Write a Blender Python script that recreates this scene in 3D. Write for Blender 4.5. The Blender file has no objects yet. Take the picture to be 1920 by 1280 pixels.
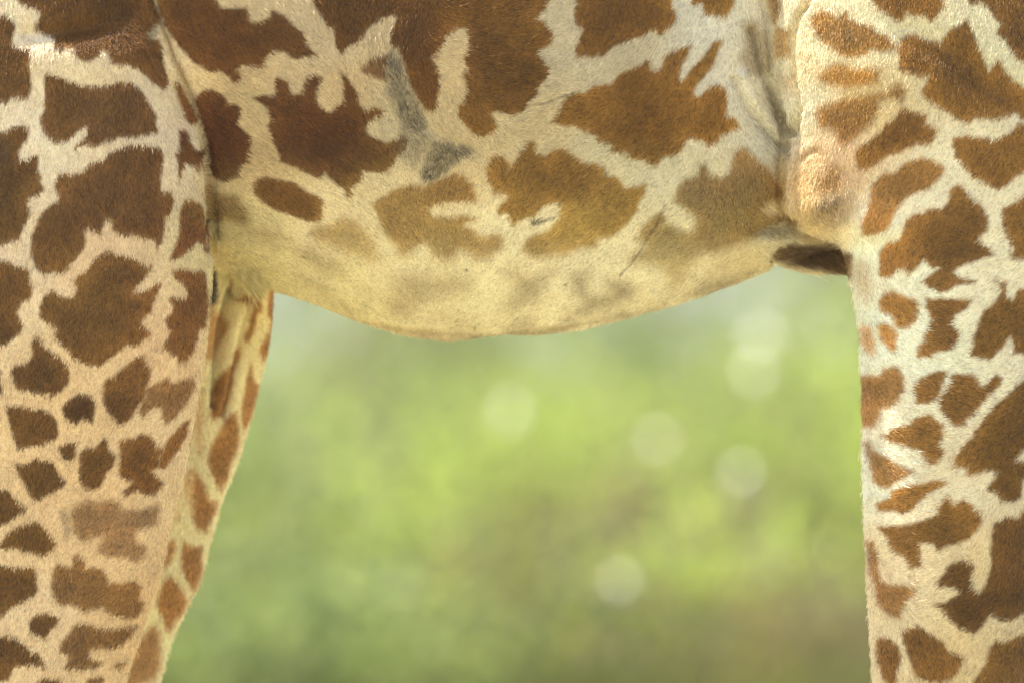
import bpy, math, random
import numpy as np
from mathutils import Vector

random.seed(7)
rng = np.random.default_rng(7)
sc = bpy.context.scene
col = sc.collection

# ------------------------------------------------------------------ camera
CAM_Y, CAM_Z = -16.0, 1.5
cam_d = bpy.data.cameras.new('camera')
cam = bpy.data.objects.new('camera', cam_d)
col.objects.link(cam)
cam.location = (0, CAM_Y, CAM_Z)
cam.rotation_euler = (math.radians(90), 0, 0)
cam_d.sensor_width = 36
cam_d.lens = 360
cam_d.clip_start = 0.1
cam_d.clip_end = 6000
cam_d.dof.use_dof = True
cam_d.dof.focus_distance = 16.02
cam_d.dof.aperture_fstop = 2.8
sc.camera = cam

# ------------------------------------------------------------------ sky, sun, exposure
SUN_EL, SUN_AZ = math.radians(67), math.radians(-90.5)     # azimuth measured from +Y (behind the animal) towards +X
w = bpy.data.worlds.new('World')
sc.world = w
w.use_nodes = True
nt = w.node_tree
sky = nt.nodes.new('ShaderNodeTexSky')
sky.sky_type = 'NISHITA'
sky.sun_disc = False
sky.sun_elevation = SUN_EL
sky.sun_rotation = SUN_AZ
sky.air_density = 1.0
sky.dust_density = 3.0
sky.ozone_density = 1.0
bg = nt.nodes['Background']
bg.inputs['Strength'].default_value = 0.15
nt.links.new(sky.outputs['Color'], bg.inputs['Color'])

sun_d = bpy.data.lights.new('sun', 'SUN')
sun_d.energy = 4.5
sun_d.angle = math.radians(0.53)
sun_d.color = (1.0, 0.95, 0.87)
sun = bpy.data.objects.new('sun', sun_d)
col.objects.link(sun)
to_sun = Vector((math.sin(SUN_AZ) * math.cos(SUN_EL), math.cos(SUN_AZ) * math.cos(SUN_EL), math.sin(SUN_EL)))
sun.rotation_euler = to_sun.to_track_quat('Z', 'Y').to_euler()
sun.location = to_sun * 50

sc.view_settings.view_transform = 'Standard'
sc.view_settings.look = 'None'
sc.view_settings.exposure = 1.12
sc.view_settings.gamma = 1
sc.view_settings.use_curve_mapping = False
sc.render.engine = 'CYCLES'
sc.cycles.use_denoising = True
sc.cycles.denoiser = 'OPENIMAGEDENOISE'
sc.cycles.denoising_input_passes = 'RGB_ALBEDO_NORMAL'
sc.cycles.max_bounces = 8
sc.cycles.sample_clamp_indirect = 6

# ------------------------------------------------------------------ helpers
def tag(o, label=None, cat=None, group=None, kind=None):
    for k, v in (('label', label), ('category', cat), ('group', group), ('kind', kind)):
        if v:
            o[k] = v
    return o

def empty(name, loc=(0, 0, 0)):
    o = bpy.data.objects.new(name, None)
    o.empty_display_size = 0.2
    o.location = loc
    col.objects.link(o)
    return o

def mesh_obj(name, verts, faces, mat, parent=None, smooth=True):
    me = bpy.data.meshes.new(name)
    me.from_pydata([tuple(v) for v in verts], [], [tuple(f) for f in faces])
    me.update()
    if mat:
        me.materials.append(mat)
    if smooth:
        me.polygons.foreach_set('use_smooth', [True] * len(me.polygons))
    o = bpy.data.objects.new(name, me)
    col.objects.link(o)
    if parent:
        o.parent = parent
    return o

def quad_mesh(name, V, F, mat, parent=None, smooth=False):
    """fast numpy mesh: V (n,3), F (m,k)"""
    me = bpy.data.meshes.new(name)
    V = np.asarray(V, np.float32)
    F = np.asarray(F, np.int32)
    k = F.shape[1]
    me.vertices.add(len(V))
    me.vertices.foreach_set('co', V.ravel())
    me.loops.add(F.size)
    me.loops.foreach_set('vertex_index', F.ravel())
    me.polygons.add(len(F))
    me.polygons.foreach_set('loop_start', np.arange(0, F.size, k, dtype=np.int32))
    me.update(calc_edges=True)
    if smooth:
        me.polygons.foreach_set('use_smooth', np.ones(len(F), bool))
    if mat:
        me.materials.append(mat)
    o = bpy.data.objects.new(name, me)
    col.objects.link(o)
    if parent:
        o.parent = parent
    return o

def node_mat(name):
    m = bpy.data.materials.new(name)
    m.use_nodes = True
    n = m.node_tree.nodes
    return m, n, m.node_tree.links, n['Principled BSDF']

def vnoise(x, y, s, seed):
    """smooth value noise in [-1,1], wavelength s"""
    r = np.random.default_rng(seed)
    G = r.uniform(-1, 1, (256, 256)).astype(np.float32)
    u = np.asarray(x) / s + 4096.0
    v = np.asarray(y) / s + 4096.0
    i = np.floor(u).astype(int)
    j = np.floor(v).astype(int)
    f = u - i
    g = v - j
    f = f * f * (3 - 2 * f)
    g = g * g * (3 - 2 * g)
    i0, j0, i1, j1 = i % 256, j % 256, (i + 1) % 256, (j + 1) % 256
    return (G[i0, j0] * (1 - f) + G[i1, j0] * f) * (1 - g) + (G[i0, j1] * (1 - f) + G[i1, j1] * f) * g

def sstep(a, b, x):
    t = np.clip((x - a) / (b - a), 0, 1)
    return t * t * (3 - 2 * t)

def lin(c):
    c = np.asarray(c, float) / 255
    return np.where(c <= 0.04045, c / 12.92, ((c + 0.055) / 1.055) ** 2.4)

# ------------------------------------------------------------------ ground
m_ground, n, l, b = node_mat('dry_savanna_ground')
b.inputs['Roughness'].default_value = 0.95
tc = n.new('ShaderNodeTexCoord')
n1 = n.new('ShaderNodeTexNoise'); n1.inputs['Scale'].default_value = 0.35; n1.inputs['Detail'].default_value = 6
n2 = n.new('ShaderNodeTexNoise'); n2.inputs['Scale'].default_value = 14; n2.inputs['Detail'].default_value = 8
r1 = n.new('ShaderNodeValToRGB')
r1.color_ramp.elements[0].position = 0.35; r1.color_ramp.elements[0].color = (0.44, 0.41, 0.285, 1)
r1.color_ramp.elements[1].position = 0.68; r1.color_ramp.elements[1].color = (0.38, 0.39, 0.235, 1)
mx = n.new('ShaderNodeMix'); mx.data_type = 'RGBA'; mx.blend_type = 'MULTIPLY'; mx.inputs['Factor'].default_value = 0.5
r2 = n.new('ShaderNodeValToRGB')
r2.color_ramp.elements[0].position = 0.3; r2.color_ramp.elements[0].color = (0.6, 0.55, 0.45, 1)
r2.color_ramp.elements[1].position = 0.7; r2.color_ramp.elements[1].color = (1, 1, 1, 1)
bp = n.new('ShaderNodeBump'); bp.inputs['Strength'].default_value = 0.6; bp.inputs['Distance'].default_value = 0.03
l.new(tc.outputs['Object'], n1.inputs['Vector']); l.new(tc.outputs['Object'], n2.inputs['Vector'])
l.new(n1.outputs['Fac'], r1.inputs['Fac']); l.new(n2.outputs['Fac'], r2.inputs['Fac'])
l.new(r1.outputs['Color'], mx.inputs['A']); l.new(r2.outputs['Color'], mx.inputs['B'])
sx = n.new('ShaderNodeSeparateXYZ'); ad = n.new('ShaderNodeMath'); ad.operation = 'MULTIPLY_ADD'; ad.inputs[1].default_value = 9.0
mg = n.new('ShaderNodeMapRange'); mg.inputs['From Min'].default_value = 20.5; mg.inputs['From Max'].default_value = 23.5
gm = n.new('ShaderNodeMix'); gm.data_type = 'RGBA'; gm.inputs['B'].default_value = (.17, .18, .065, 1)
l.new(tc.outputs['Object'], sx.inputs['Vector']); l.new(n1.outputs['Fac'], ad.inputs[0]); l.new(sx.outputs['Y'], ad.inputs[2])
l.new(ad.outputs['Value'], mg.inputs['Value']); l.new(mg.outputs['Result'], gm.inputs['Factor']); l.new(mx.outputs['Result'], gm.inputs['A'])
l.new(gm.outputs['Result'], b.inputs['Base Color'])
l.new(n2.outputs['Fac'], bp.inputs['Height']); l.new(bp.outputs['Normal'], b.inputs['Normal'])

gx = np.concatenate([-np.geomspace(2500, 8, 26), np.linspace(-7, 7, 15), np.geomspace(8, 2500, 26)])
gy = np.concatenate([-np.geomspace(2500, 20, 20), np.linspace(-18, 80, 50), np.geomspace(84, 2500, 22)])
GX, GY = np.meshgrid(gx, gy, indexing='ij')
fade = sstep(3, 12, np.hypot(GX, GY))
GZ = fade * (0.06 * vnoise(GX, GY, 7, 3) + 0.03 * vnoise(GX, GY, 2.5, 4)) * np.clip(1.5 - np.hypot(GX, GY) / 200, 0, 1)
nx_, ny_ = GX.shape
idx = np.arange(nx_ * ny_).reshape(nx_, ny_)
Fg = np.stack([idx[:-1, :-1], idx[1:, :-1], idx[1:, 1:], idx[:-1, 1:]], -1).reshape(-1, 4)
g = quad_mesh('ground', np.stack([GX, GY, GZ], -1).reshape(-1, 3), Fg, m_ground, smooth=True)
tag(g, kind='structure')

# ================================================================== giraffe
# Side-on chart units: 1200 units to the metre, (960, 640) at x = 0, z = 1.5
U = 1200.0
def cx(px, y=0.0): return (np.asarray(px, float) - 960) / U * (1 + y / 16)
def cz(py, y=0.0): return 1.5 + (640 - np.asarray(py, float)) / U * (1 + y / 16)

parts_V, parts_F, off = [], [], 0
def add_rings(R):
    """R (n, k, 3) rings -> closed tube"""
    global off
    n_, k_, _ = R.shape
    V = R.reshape(-1, 3)
    c0, c1 = R[0].mean(0), R[-1].mean(0)
    V = np.vstack([V, c0, c1])
    ii = np.arange(n_ * k_).reshape(n_, k_)
    a, b2 = ii[:-1], np.roll(ii[:-1], -1, 1)
    c, d = ii[1:], np.roll(ii[1:], -1, 1)
    q = np.stack([a, b2, d, c], -1).reshape(-1, 4).tolist()
    t0 = [[n_ * k_, ii[0, (j + 1) % k_], ii[0, j]] for j in range(k_)]
    t1 = [[n_ * k_ + 1, ii[-1, j], ii[-1, (j + 1) % k_]] for j in range(k_)]
    for f in q + t0 + t1:
        parts_F.append([int(v) + off for v in f])
    parts_V.append(V)
    off += len(V)

TH = np.linspace(0, 2 * math.pi, 64, endpoint=False)
def sup(n_):
    c, s = np.cos(TH), np.sin(TH)
    return np.sign(c) * np.abs(c) ** (2 / n_), np.sign(s) * np.abs(s) ** (2 / n_)

def smooth1(a, k):
    if k < 1: return a
    kern = np.hanning(2 * k + 3)[1:-1]; kern /= kern.sum()
    return np.convolve(np.pad(a, k, mode='edge'), kern, 'valid')

# torso: slices along the body: unit x, top, bottom, half width (m)
T = np.array([
 (-640, -250, 60, .05), (-600, -330, 170, .15), (-480, -420, 330, .27), (-250, -480, 420, .33), (0, -510, 450, .345), (250, -530, 462, .35),
 (340, -540, 476, .35), (395, -545, 490, .35), (430, -548, 508, .35), (480, -550, 532, .352), (520, -553, 550, .354), (570, -555, 567, .356),
 (640, -560, 586, .36), (700, -565, 600, .362), (760, -570, 610, .364), (850, -577, 618, .365), (930, -585, 621, .365), (1010, -592, 617, .363),
 (1060, -597, 611, .36), (1130, -605, 601, .357), (1200, -613, 588, .352), (1270, -622, 571, .345), (1330, -632, 551, .338), (1400, -645, 523, .326),
 (1450, -655, 498, .315), (1490, -663, 478, .308), (1530, -670, 464, .303), (1580, -680, 458, .298), (1700, -715, 462, .29), (1850, -760, 470, .28),
 (2000, -790, 440, .25), (2120, -790, 330, .20), (2200, -720, 180, .12), (2230, -600, 60, .05)])
xs = np.arange(-640, 2231, 10.0)
def ti(c, k=2): return smooth1(np.interp(xs, T[:, 0], T[:, c]), k)
top, bot, hw = ti(1, 4), ti(2, 2), ti(3, 5)
YC = 0.36
ca, sa = sup(2.15)
R = np.zeros((len(xs), 64, 3))
for i, x in enumerate(xs):
    zt, zb = cz(top[i], .36), cz(bot[i], .36)
    R[i, :, 0] = cx(x, .3)
    R[i, :, 1] = YC + hw[i] * ca
    R[i, :, 2] = (zt + zb) / 2 + (zt - zb) / 2 * sa
add_rings(R)

# limbs: slices down the limb: unit y, left, right, y centre, half depth
def limb(rows, yref, step=6.0, n_=2.3, sm=1):
    L = np.array(rows, float)
    zs = np.arange(L[0, 0], L[-1, 0] + 0.1, step)
    f = [smooth1(np.interp(zs, L[:, 0], L[:, c]), sm) for c in range(1, 5)]
    ca, sa = sup(n_)
    R = np.zeros((len(zs), 64, 3))
    for i, z in enumerate(zs):
        a, b2 = cx(f[0][i], yref), cx(f[1][i], yref)
        R[i, :, 0] = (a + b2) / 2 + (b2 - a) / 2 * ca
        R[i, :, 1] = f[2][i] + f[3][i] * sa
        R[i, :, 2] = cz(z, yref)
    add_rings(R)

limb([(-430, -330, -120, .28, .06), (-380, -420, 0, .22, .12), (-250, -500, 140, .17, .19), (-100, -545, 235, .15, .212), (0, -560, 283, .145, .212),
      (40, -560, 299, .143, .21), (100, -560, 320, .14, .208), (160, -555, 344, .137, .205), (210, -550, 363, .135, .203), (265, -540, 379, .133, .20),
      (320, -525, 388, .13, .195), (400, -500, 393, .128, .19), (500, -460, 392, .125, .18), (560, -435, 390, .122, .172), (620, -405, 388, .12, .165),
      (680, -372, 381, .118, .157), (730, -345, 372, .117, .15), (790, -310, 362, .115, .143), (840, -283, 352, .114, .137), (880, -260, 344, .113, .132),
      (930, -232, 331, .112, .126), (980, -205, 318, .111, .12), (1030, -178, 306, .11, .114), (1080, -155, 294, .11, .108), (1130, -132, 279, .11, .102),
      (1180, -112, 262, .11, .097), (1230, -96, 246, .11, .092), (1280, -84, 231, .11, .087), (1400, -80, 195, .112, .075), (1520, -92, 165, .114, .068),
      (1600, -95, 150, .115, .066), (1680, -75, 138, .116, .062), (1760, -35, 125, .117, .052), (1900, -15, 112, .118, .046), (2100, -12, 110, .118, .045),
      (2200, -14, 118, .118, .05), (2260, -10, 128, .118, .052), (2300, -5, 132, .118, .046)], 0.05, n_=3.0)
# far hind leg
limb([(-300, -300, 0, .46, .1), (0, -500, 330, .53, .17), (250, -460, 440, .585, .17), (400, -420, 490, .585, .16), (500, -380, 507, .585, .15), (550, -340, 511, .585, .145),
      (600, -300, 508, .58, .138), (650, -270, 500, .58, .132), (700, -240, 489, .58, .127), (770, -200, 471, .575, .12), (830, -170, 455, .57, .114), (890, -140, 435, .55, .11),
      (940, -115, 413, .55, .106), (980, -95, 399, .55, .102), (1020, -75, 386, .55, .098), (1065, -55, 376, .55, .095), (1090, -42, 370, .55, .093), (1120, -30, 356, .55, .09),
      (1170, -10, 331, .555, .086), (1220, 5, 311, .555, .083), (1280, 15, 294, .555, .08), (1400, 5, 255, .56, .072), (1520, -10, 225, .56, .067), (1600, -14, 212, .56, .065),
      (1680, 5, 200, .56, .06), (1760, 42, 190, .56, .052), (1900, 62, 182, .56, .046), (2100, 66, 184, .56, .045), (2200, 62, 194, .56, .05), (2300, 70, 208, .56, .046)], 0.45)
# near foreleg
fore = [(-560, 1720, 1960, .25, .08), (-450, 1620, 2060, .2, .13), (-250, 1520, 2150, .17, .19), (-100, 1462, 2165, .155, .205), (0, 1440, 2150, .145, .205), (60, 1449, 2135, .14, .203), (140, 1457, 2115, .135, .2),
      (220, 1472, 2090, .13, .192), (255, 1481, 2078, .128, .188), (275, 1478, 2070, .126, .184), (310, 1472, 2060, .124, .178), (350, 1474, 2045, .122, .172), (390, 1480, 2030, .12, .167),
      (414, 1492, 2022, .118, .163), (430, 1515, 2016, .117, .16), (442, 1545, 2012, .116, .156), (452, 1573, 2008, .115, .152), (466, 1584, 2004, .114, .15), (490, 1591, 1998, .113, .147),
      (515, 1594, 1992, .113, .143), (560, 1605, 1982, .112, .138), (600, 1612, 1975, .112, .134), (660, 1616, 1968, .112, .13), (750, 1620, 1962, .112, .126), (850, 1622, 1958, .112, .122),
      (950, 1626, 1954, .112, .118), (1030, 1628, 1950, .113, .115), (1130, 1632, 1944, .114, .11), (1210, 1636, 1938, .115, .106), (1280, 1640, 1930, .115, .102), (1420, 1655, 1905, .116, .095),
      (1520, 1668, 1895, .118, .09), (1580, 1672, 1892, .118, .088), (1660, 1685, 1870, .118, .075), (1760, 1705, 1845, .118, .056), (1900, 1712, 1838, .118, .05), (2120, 1712, 1838, .118, .05),
      (2200, 1710, 1850, .118, .054), (2300, 1716, 1862, .118, .05)]
limb(fore, 0.05, n_=2.8)
limb([(r[0], r[1] + 70 + (20 if r[0] > 420 else 60), r[2] + 60, .72 - r[3] + (.03 if r[0] > 300 else 0), r[4]) for r in fore], 0.5)
# hooves
for px_, yy, s_ in ((58, .118, 1.0), (136, .56, 1.0), (1792, .118, 1.05), (1866, .632, 1.05)):
    R = np.zeros((14, 64, 3))
    ca, sa = sup(2.6)
    for i in range(14):
        t = i / 13
        z = 0.115 * (1 - t) + 0.002
        hx = (.058 + .034 * t) * s_
        hy = (.05 + .026 * t) * s_
        R[i, :, 0] = cx(px_) + .008 + .03 * t + hx * ca
        # cloven: a notch at the front of the hoof
        R[i, :, 1] = yy + hy * sa
        R[i, :, 2] = z
    add_rings(R)

def tube(pts, rad, k=24, n_=None):
    P = np.array(pts, float)
    r = np.array(rad, float)
    t = np.linspace(0, len(P) - 1, n_ or len(P) * 6)
    q = np.arange(len(P))
    Q = np.stack([smooth1(np.interp(t, q, P[:, c]), 2) for c in range(3)], -1)
    rr = smooth1(np.interp(t, q, r), 1)
    d = np.gradient(Q, axis=0)
    d /= np.linalg.norm(d, axis=1, keepdims=True)
    ref = np.array([0.0, 1.0, 0.0])
    th = np.linspace(0, 2 * math.pi, k, endpoint=False)
    R = np.zeros((len(Q), k, 3))
    for i in range(len(Q)):
        a = np.cross(d[i], ref)
        if np.linalg.norm(a) < 1e-3: a = np.cross(d[i], (1, 0, 0))
        a /= np.linalg.norm(a)
        b2 = np.cross(d[i], a)
        R[i] = Q[i] + rr[i] * (np.cos(th)[:, None] * a + np.sin(th)[:, None] * b2)
    add_rings(R)

# midline ridge under the belly, sheath, breast keel behind the elbow, udder tip between the hind legs
tube([(cx(a, .36), .36, cz(b_, .36)) for a, b_ in ((520, 536), (640, 580), (720, 599), (790, 611), (845, 619), (885, 617), (935, 614), (1010, 610), (1090, 601), (1160, 588), (1250, 566))],
     [.008, .012, .015, .0175, .0185, .017, .0145, .0135, .013, .011, .006])
tube([(cx(a, .42), .42, cz(b_, .42)) for a, b_ in ((1440, 468), (1470, 473), (1510, 477), (1560, 480), (1620, 483), (1700, 480))], [.012, .02, .024, .0275, .030, .03])
tube([(cx(a, .42), .42, cz(b_, .42)) for a, b_ in ((378, 430), (384, 480), (394, 520), (397, 545), (397, 563))], [.03, .024, .0165, .014, .006])
# neck and head (outside the picture, kept simple)
limb([(-2300, 2590, 2790, .36, .06), (-2200, 2560, 2800, .36, .09), (-2000, 2500, 2780, .36, .10), (-1600, 2360, 2690, .36, .11), (-1200, 2190, 2580, .36, .13), (-900, 2010, 2470, .36, .15),
      (-700, 1860, 2380, .36, .18), (-500, 1760, 2320, .36, .2), (-300, 1750, 2260, .36, .2), (-100, 1800, 2220, .36, .19)], 0.36, step=20, n_=2.0, sm=3)
tube([(cx(2600), .36, cz(-2250)), (cx(2700), .36, cz(-2270)), (cx(2850), .36, cz(-2200)), (cx(3050), .36, cz(-2080)), (cx(3220), .36, cz(-1980)), (cx(3270), .36, cz(-1950))], [.09, .135, .12, .085, .07, .03])
for s in (-1, 1):
    tube([(cx(2720), .36 + .05 * s, cz(-2360)), (cx(2690), .36 + .06 * s, cz(-2460)), (cx(2675), .36 + .065 * s, cz(-2530))], [.03, .022, .026])
    tube([(cx(2640), .36 + .09 * s, cz(-2330)), (cx(2610), .36 + .17 * s, cz(-2370)), (cx(2580), .36 + .25 * s, cz(-2385))], [.02, .035, .008])
# tail
tube([(cx(-590), .36, cz(-280)), (cx(-680), .36, cz(-180)), (cx(-720), .36, cz(100)), (cx(-725), .36, cz(500)), (cx(-725), .36, cz(700))], [.05, .035, .022, .016, .012])

Vall = np.vstack(parts_V)
tmp = bpy.data.meshes.new('giraffe_raw')
tmp.from_pydata(Vall.tolist(), [], parts_F)
tmp.update()
tobj = bpy.data.objects.new('giraffe_raw', tmp)
col.objects.link(tobj)
md = tobj.modifiers.new('r', 'REMESH'); md.mode = 'VOXEL'; md.voxel_size = 0.0046; md.use_smooth_shade = True
md = tobj.modifiers.new('s', 'SMOOTH'); md.factor = 0.5; md.iterations = 7
dg = bpy.context.evaluated_depsgraph_get()
body_me = bpy.data.meshes.new_from_object(tobj.evaluated_get(dg), depsgraph=dg)
body_me.name = 'body'
bpy.data.objects.remove(tobj)
bpy.data.meshes.remove(tmp)
nV = len(body_me.vertices)
P = np.empty(nV * 3, np.float32); body_me.vertices.foreach_get('co', P); P = P.reshape(-1, 3)
N = np.empty(nV * 3, np.float32); body_me.vertices.foreach_get('normal', N); N = N.reshape(-1, 3)

def chart(P):
    """side-on chart coordinates of body points; each limb has its own distance from the flank"""
    y = P[:, 1]
    k = 1 + 0.06 / 16
    u0 = P[:, 0] * U + 960; v0 = 640 - (P[:, 2] - 1.5) * U
    far = (y > 0.375) & (u0 < 640) & (v0 > 455)
    kk = np.where(far, 1 + 0.45 / 16, np.where(y > .2, 1 + 0.32 / 16, k))
    return 960 + P[:, 0] * U / kk, 640 - (P[:, 2] - 1.5) * U / kk, far

# --- muscle and skin relief
u, v, farm = chart(P)
near = N[:, 1] < 0.2
def seg_dist(u, v, pts):
    best = np.full(u.shape, 1e9); 
    for (x0, y0), (x1, y1) in zip(pts[:-1], pts[1:]):
        dx, dy = x1 - x0, y1 - y0
        t = np.clip(((u - x0) * dx + (v - y0) * dy) / (dx * dx + dy * dy + 1e-9), 0, 1)
        best = np.minimum(best, np.hypot(u - x0 - t * dx, v - y0 - t * dy))
    return best
disp = np.zeros(nV)
disp += 0.0035 * vnoise(u, v, 150, 11) + 0.0012 * vnoise(u, v, 45, 12)
def groove(pts, width, depth, mask):
    global disp
    d = seg_dist(u, v, pts)
    disp += mask * (-depth * np.exp(-(d / width) ** 2))
nm = near & (P[:, 1] < .3)
# fold of skin on the front of the near thigh
groove([(322, 150), (344, 225), (362, 300), (378, 370), (386, 430)], 5, .006, nm & (u < 400))
groove([(210, 48), (170, 55), (140, 62)], 16, .006, nm)
groove([(60, 70), (110, 66), (180, 52), (225, 28), (248, 5)], 18, .012, nm)
groove([(90, 115), (190, 118), (260, 100)], 35, -.008, nm)
# folds behind the elbow
groove([(1515, -20), (1506, 10), (1490, 36), (1482, 70), (1482, 110), (1488, 165), (1496, 205), (1488, 250)], 6.5, .022, nm & (u > 1452))
groove([(1410, 60), (1428, 130), (1450, 190), (1474, 258)], 8, .016, nm & (u < 1482))
groove([(1375, 150), (1400, 205), (1440, 250), (1476, 285)], 7, .011, nm & (u < 1482))
groove([(1390, 140), (1415, 190), (1450, 235)], 8, -.009, nm & (u < 1480))
groove([(1420, 425), (1450, 428), (1500, 420)], 12, .010, nm & (v > 380) & (u < 1500))
groove([(1430, 446), (1480, 440), (1540, 452)], 9, -.006, nm & (v > 380))
groove([(1500, 300), (1510, 290), (1524, 284)], 7, .004, nm)
fl_ = nm & (u > 1470)
d = np.hypot((u - 1535) / 55, (v - 372) / 48); disp += fl_ * .002 * np.exp(-d * d)
d = np.hypot((u - 1548) / 26, (v - 386) / 15); disp += fl_ * .003 * np.exp(-d * d)
groove([(1590, 330), (1604, 390), (1592, 440)], 16, .006, fl_)
groove([(1500, 310), (1530, 300), (1580, 322)], 14, .0015, fl_)
# deep creases where thigh and foreleg lie over the flank
groove([(285, 0), (301, 40), (323, 102), (348, 160), (368, 210), (384, 265), (393, 320), (398, 400), (398, 470)], 6.5, .026, nm & (P[:, 1] > -.035) & (u > 270))
groove([(1428, 0), (1442, 50), (1449, 140), (1464, 215), (1476, 262), (1467, 300), (1466, 350), (1472, 395), (1488, 424)], 8, .014, nm & (P[:, 1] > -.02))
# shoulder muscle hollows
groove([(1700, 60), (1790, 110), (1860, 170), (1925, 215)], 28, .010, nm)
groove([(1745, 470), (1760, 560), (1770, 700)], 24, .005, nm & (u > 1600))
groove([(1790, 990), (1830, 1080), (1860, 1130)], 30, .006, nm & (u > 1600))
# belly lines
groove([(560, 580), (640, 594), (700, 605), (780, 616), (850, 621), (930, 621), (1010, 616), (1060, 611), (1150, 597), (1250, 573)], 4.5, .007, near & (v > 560) & (P[:, 1] < .36))
groove([(395, 470), (470, 500), (560, 545), (650, 578)], 7, .004, nm & (v < 600))
groove([(540, 480), (640, 535), (760, 575)], 12, .003, nm)
groove([(740, 95), (775, 170), (800, 240), (880, 282)], 10, .003, nm)
# far hind leg: inner tendons
fm = farm & near
groove([(482, 540), (466, 600), (448, 660), (432, 720), (422, 780)], 8, .016, fm)
groove([(434, 540), (416, 610), (406, 690), (402, 760)], 8, .028, fm)
groove([(455, 560), (432, 640), (415, 740)], 9, -.010, fm)
P = P + N * disp[:, None].astype(np.float32)
body_me.vertices.foreach_set('co', P.ravel())
body_me.update()
Nn = np.empty(nV * 3, np.float32); body_me.vertices.foreach_get('normal', Nn); N = Nn.reshape(-1, 3)

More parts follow.
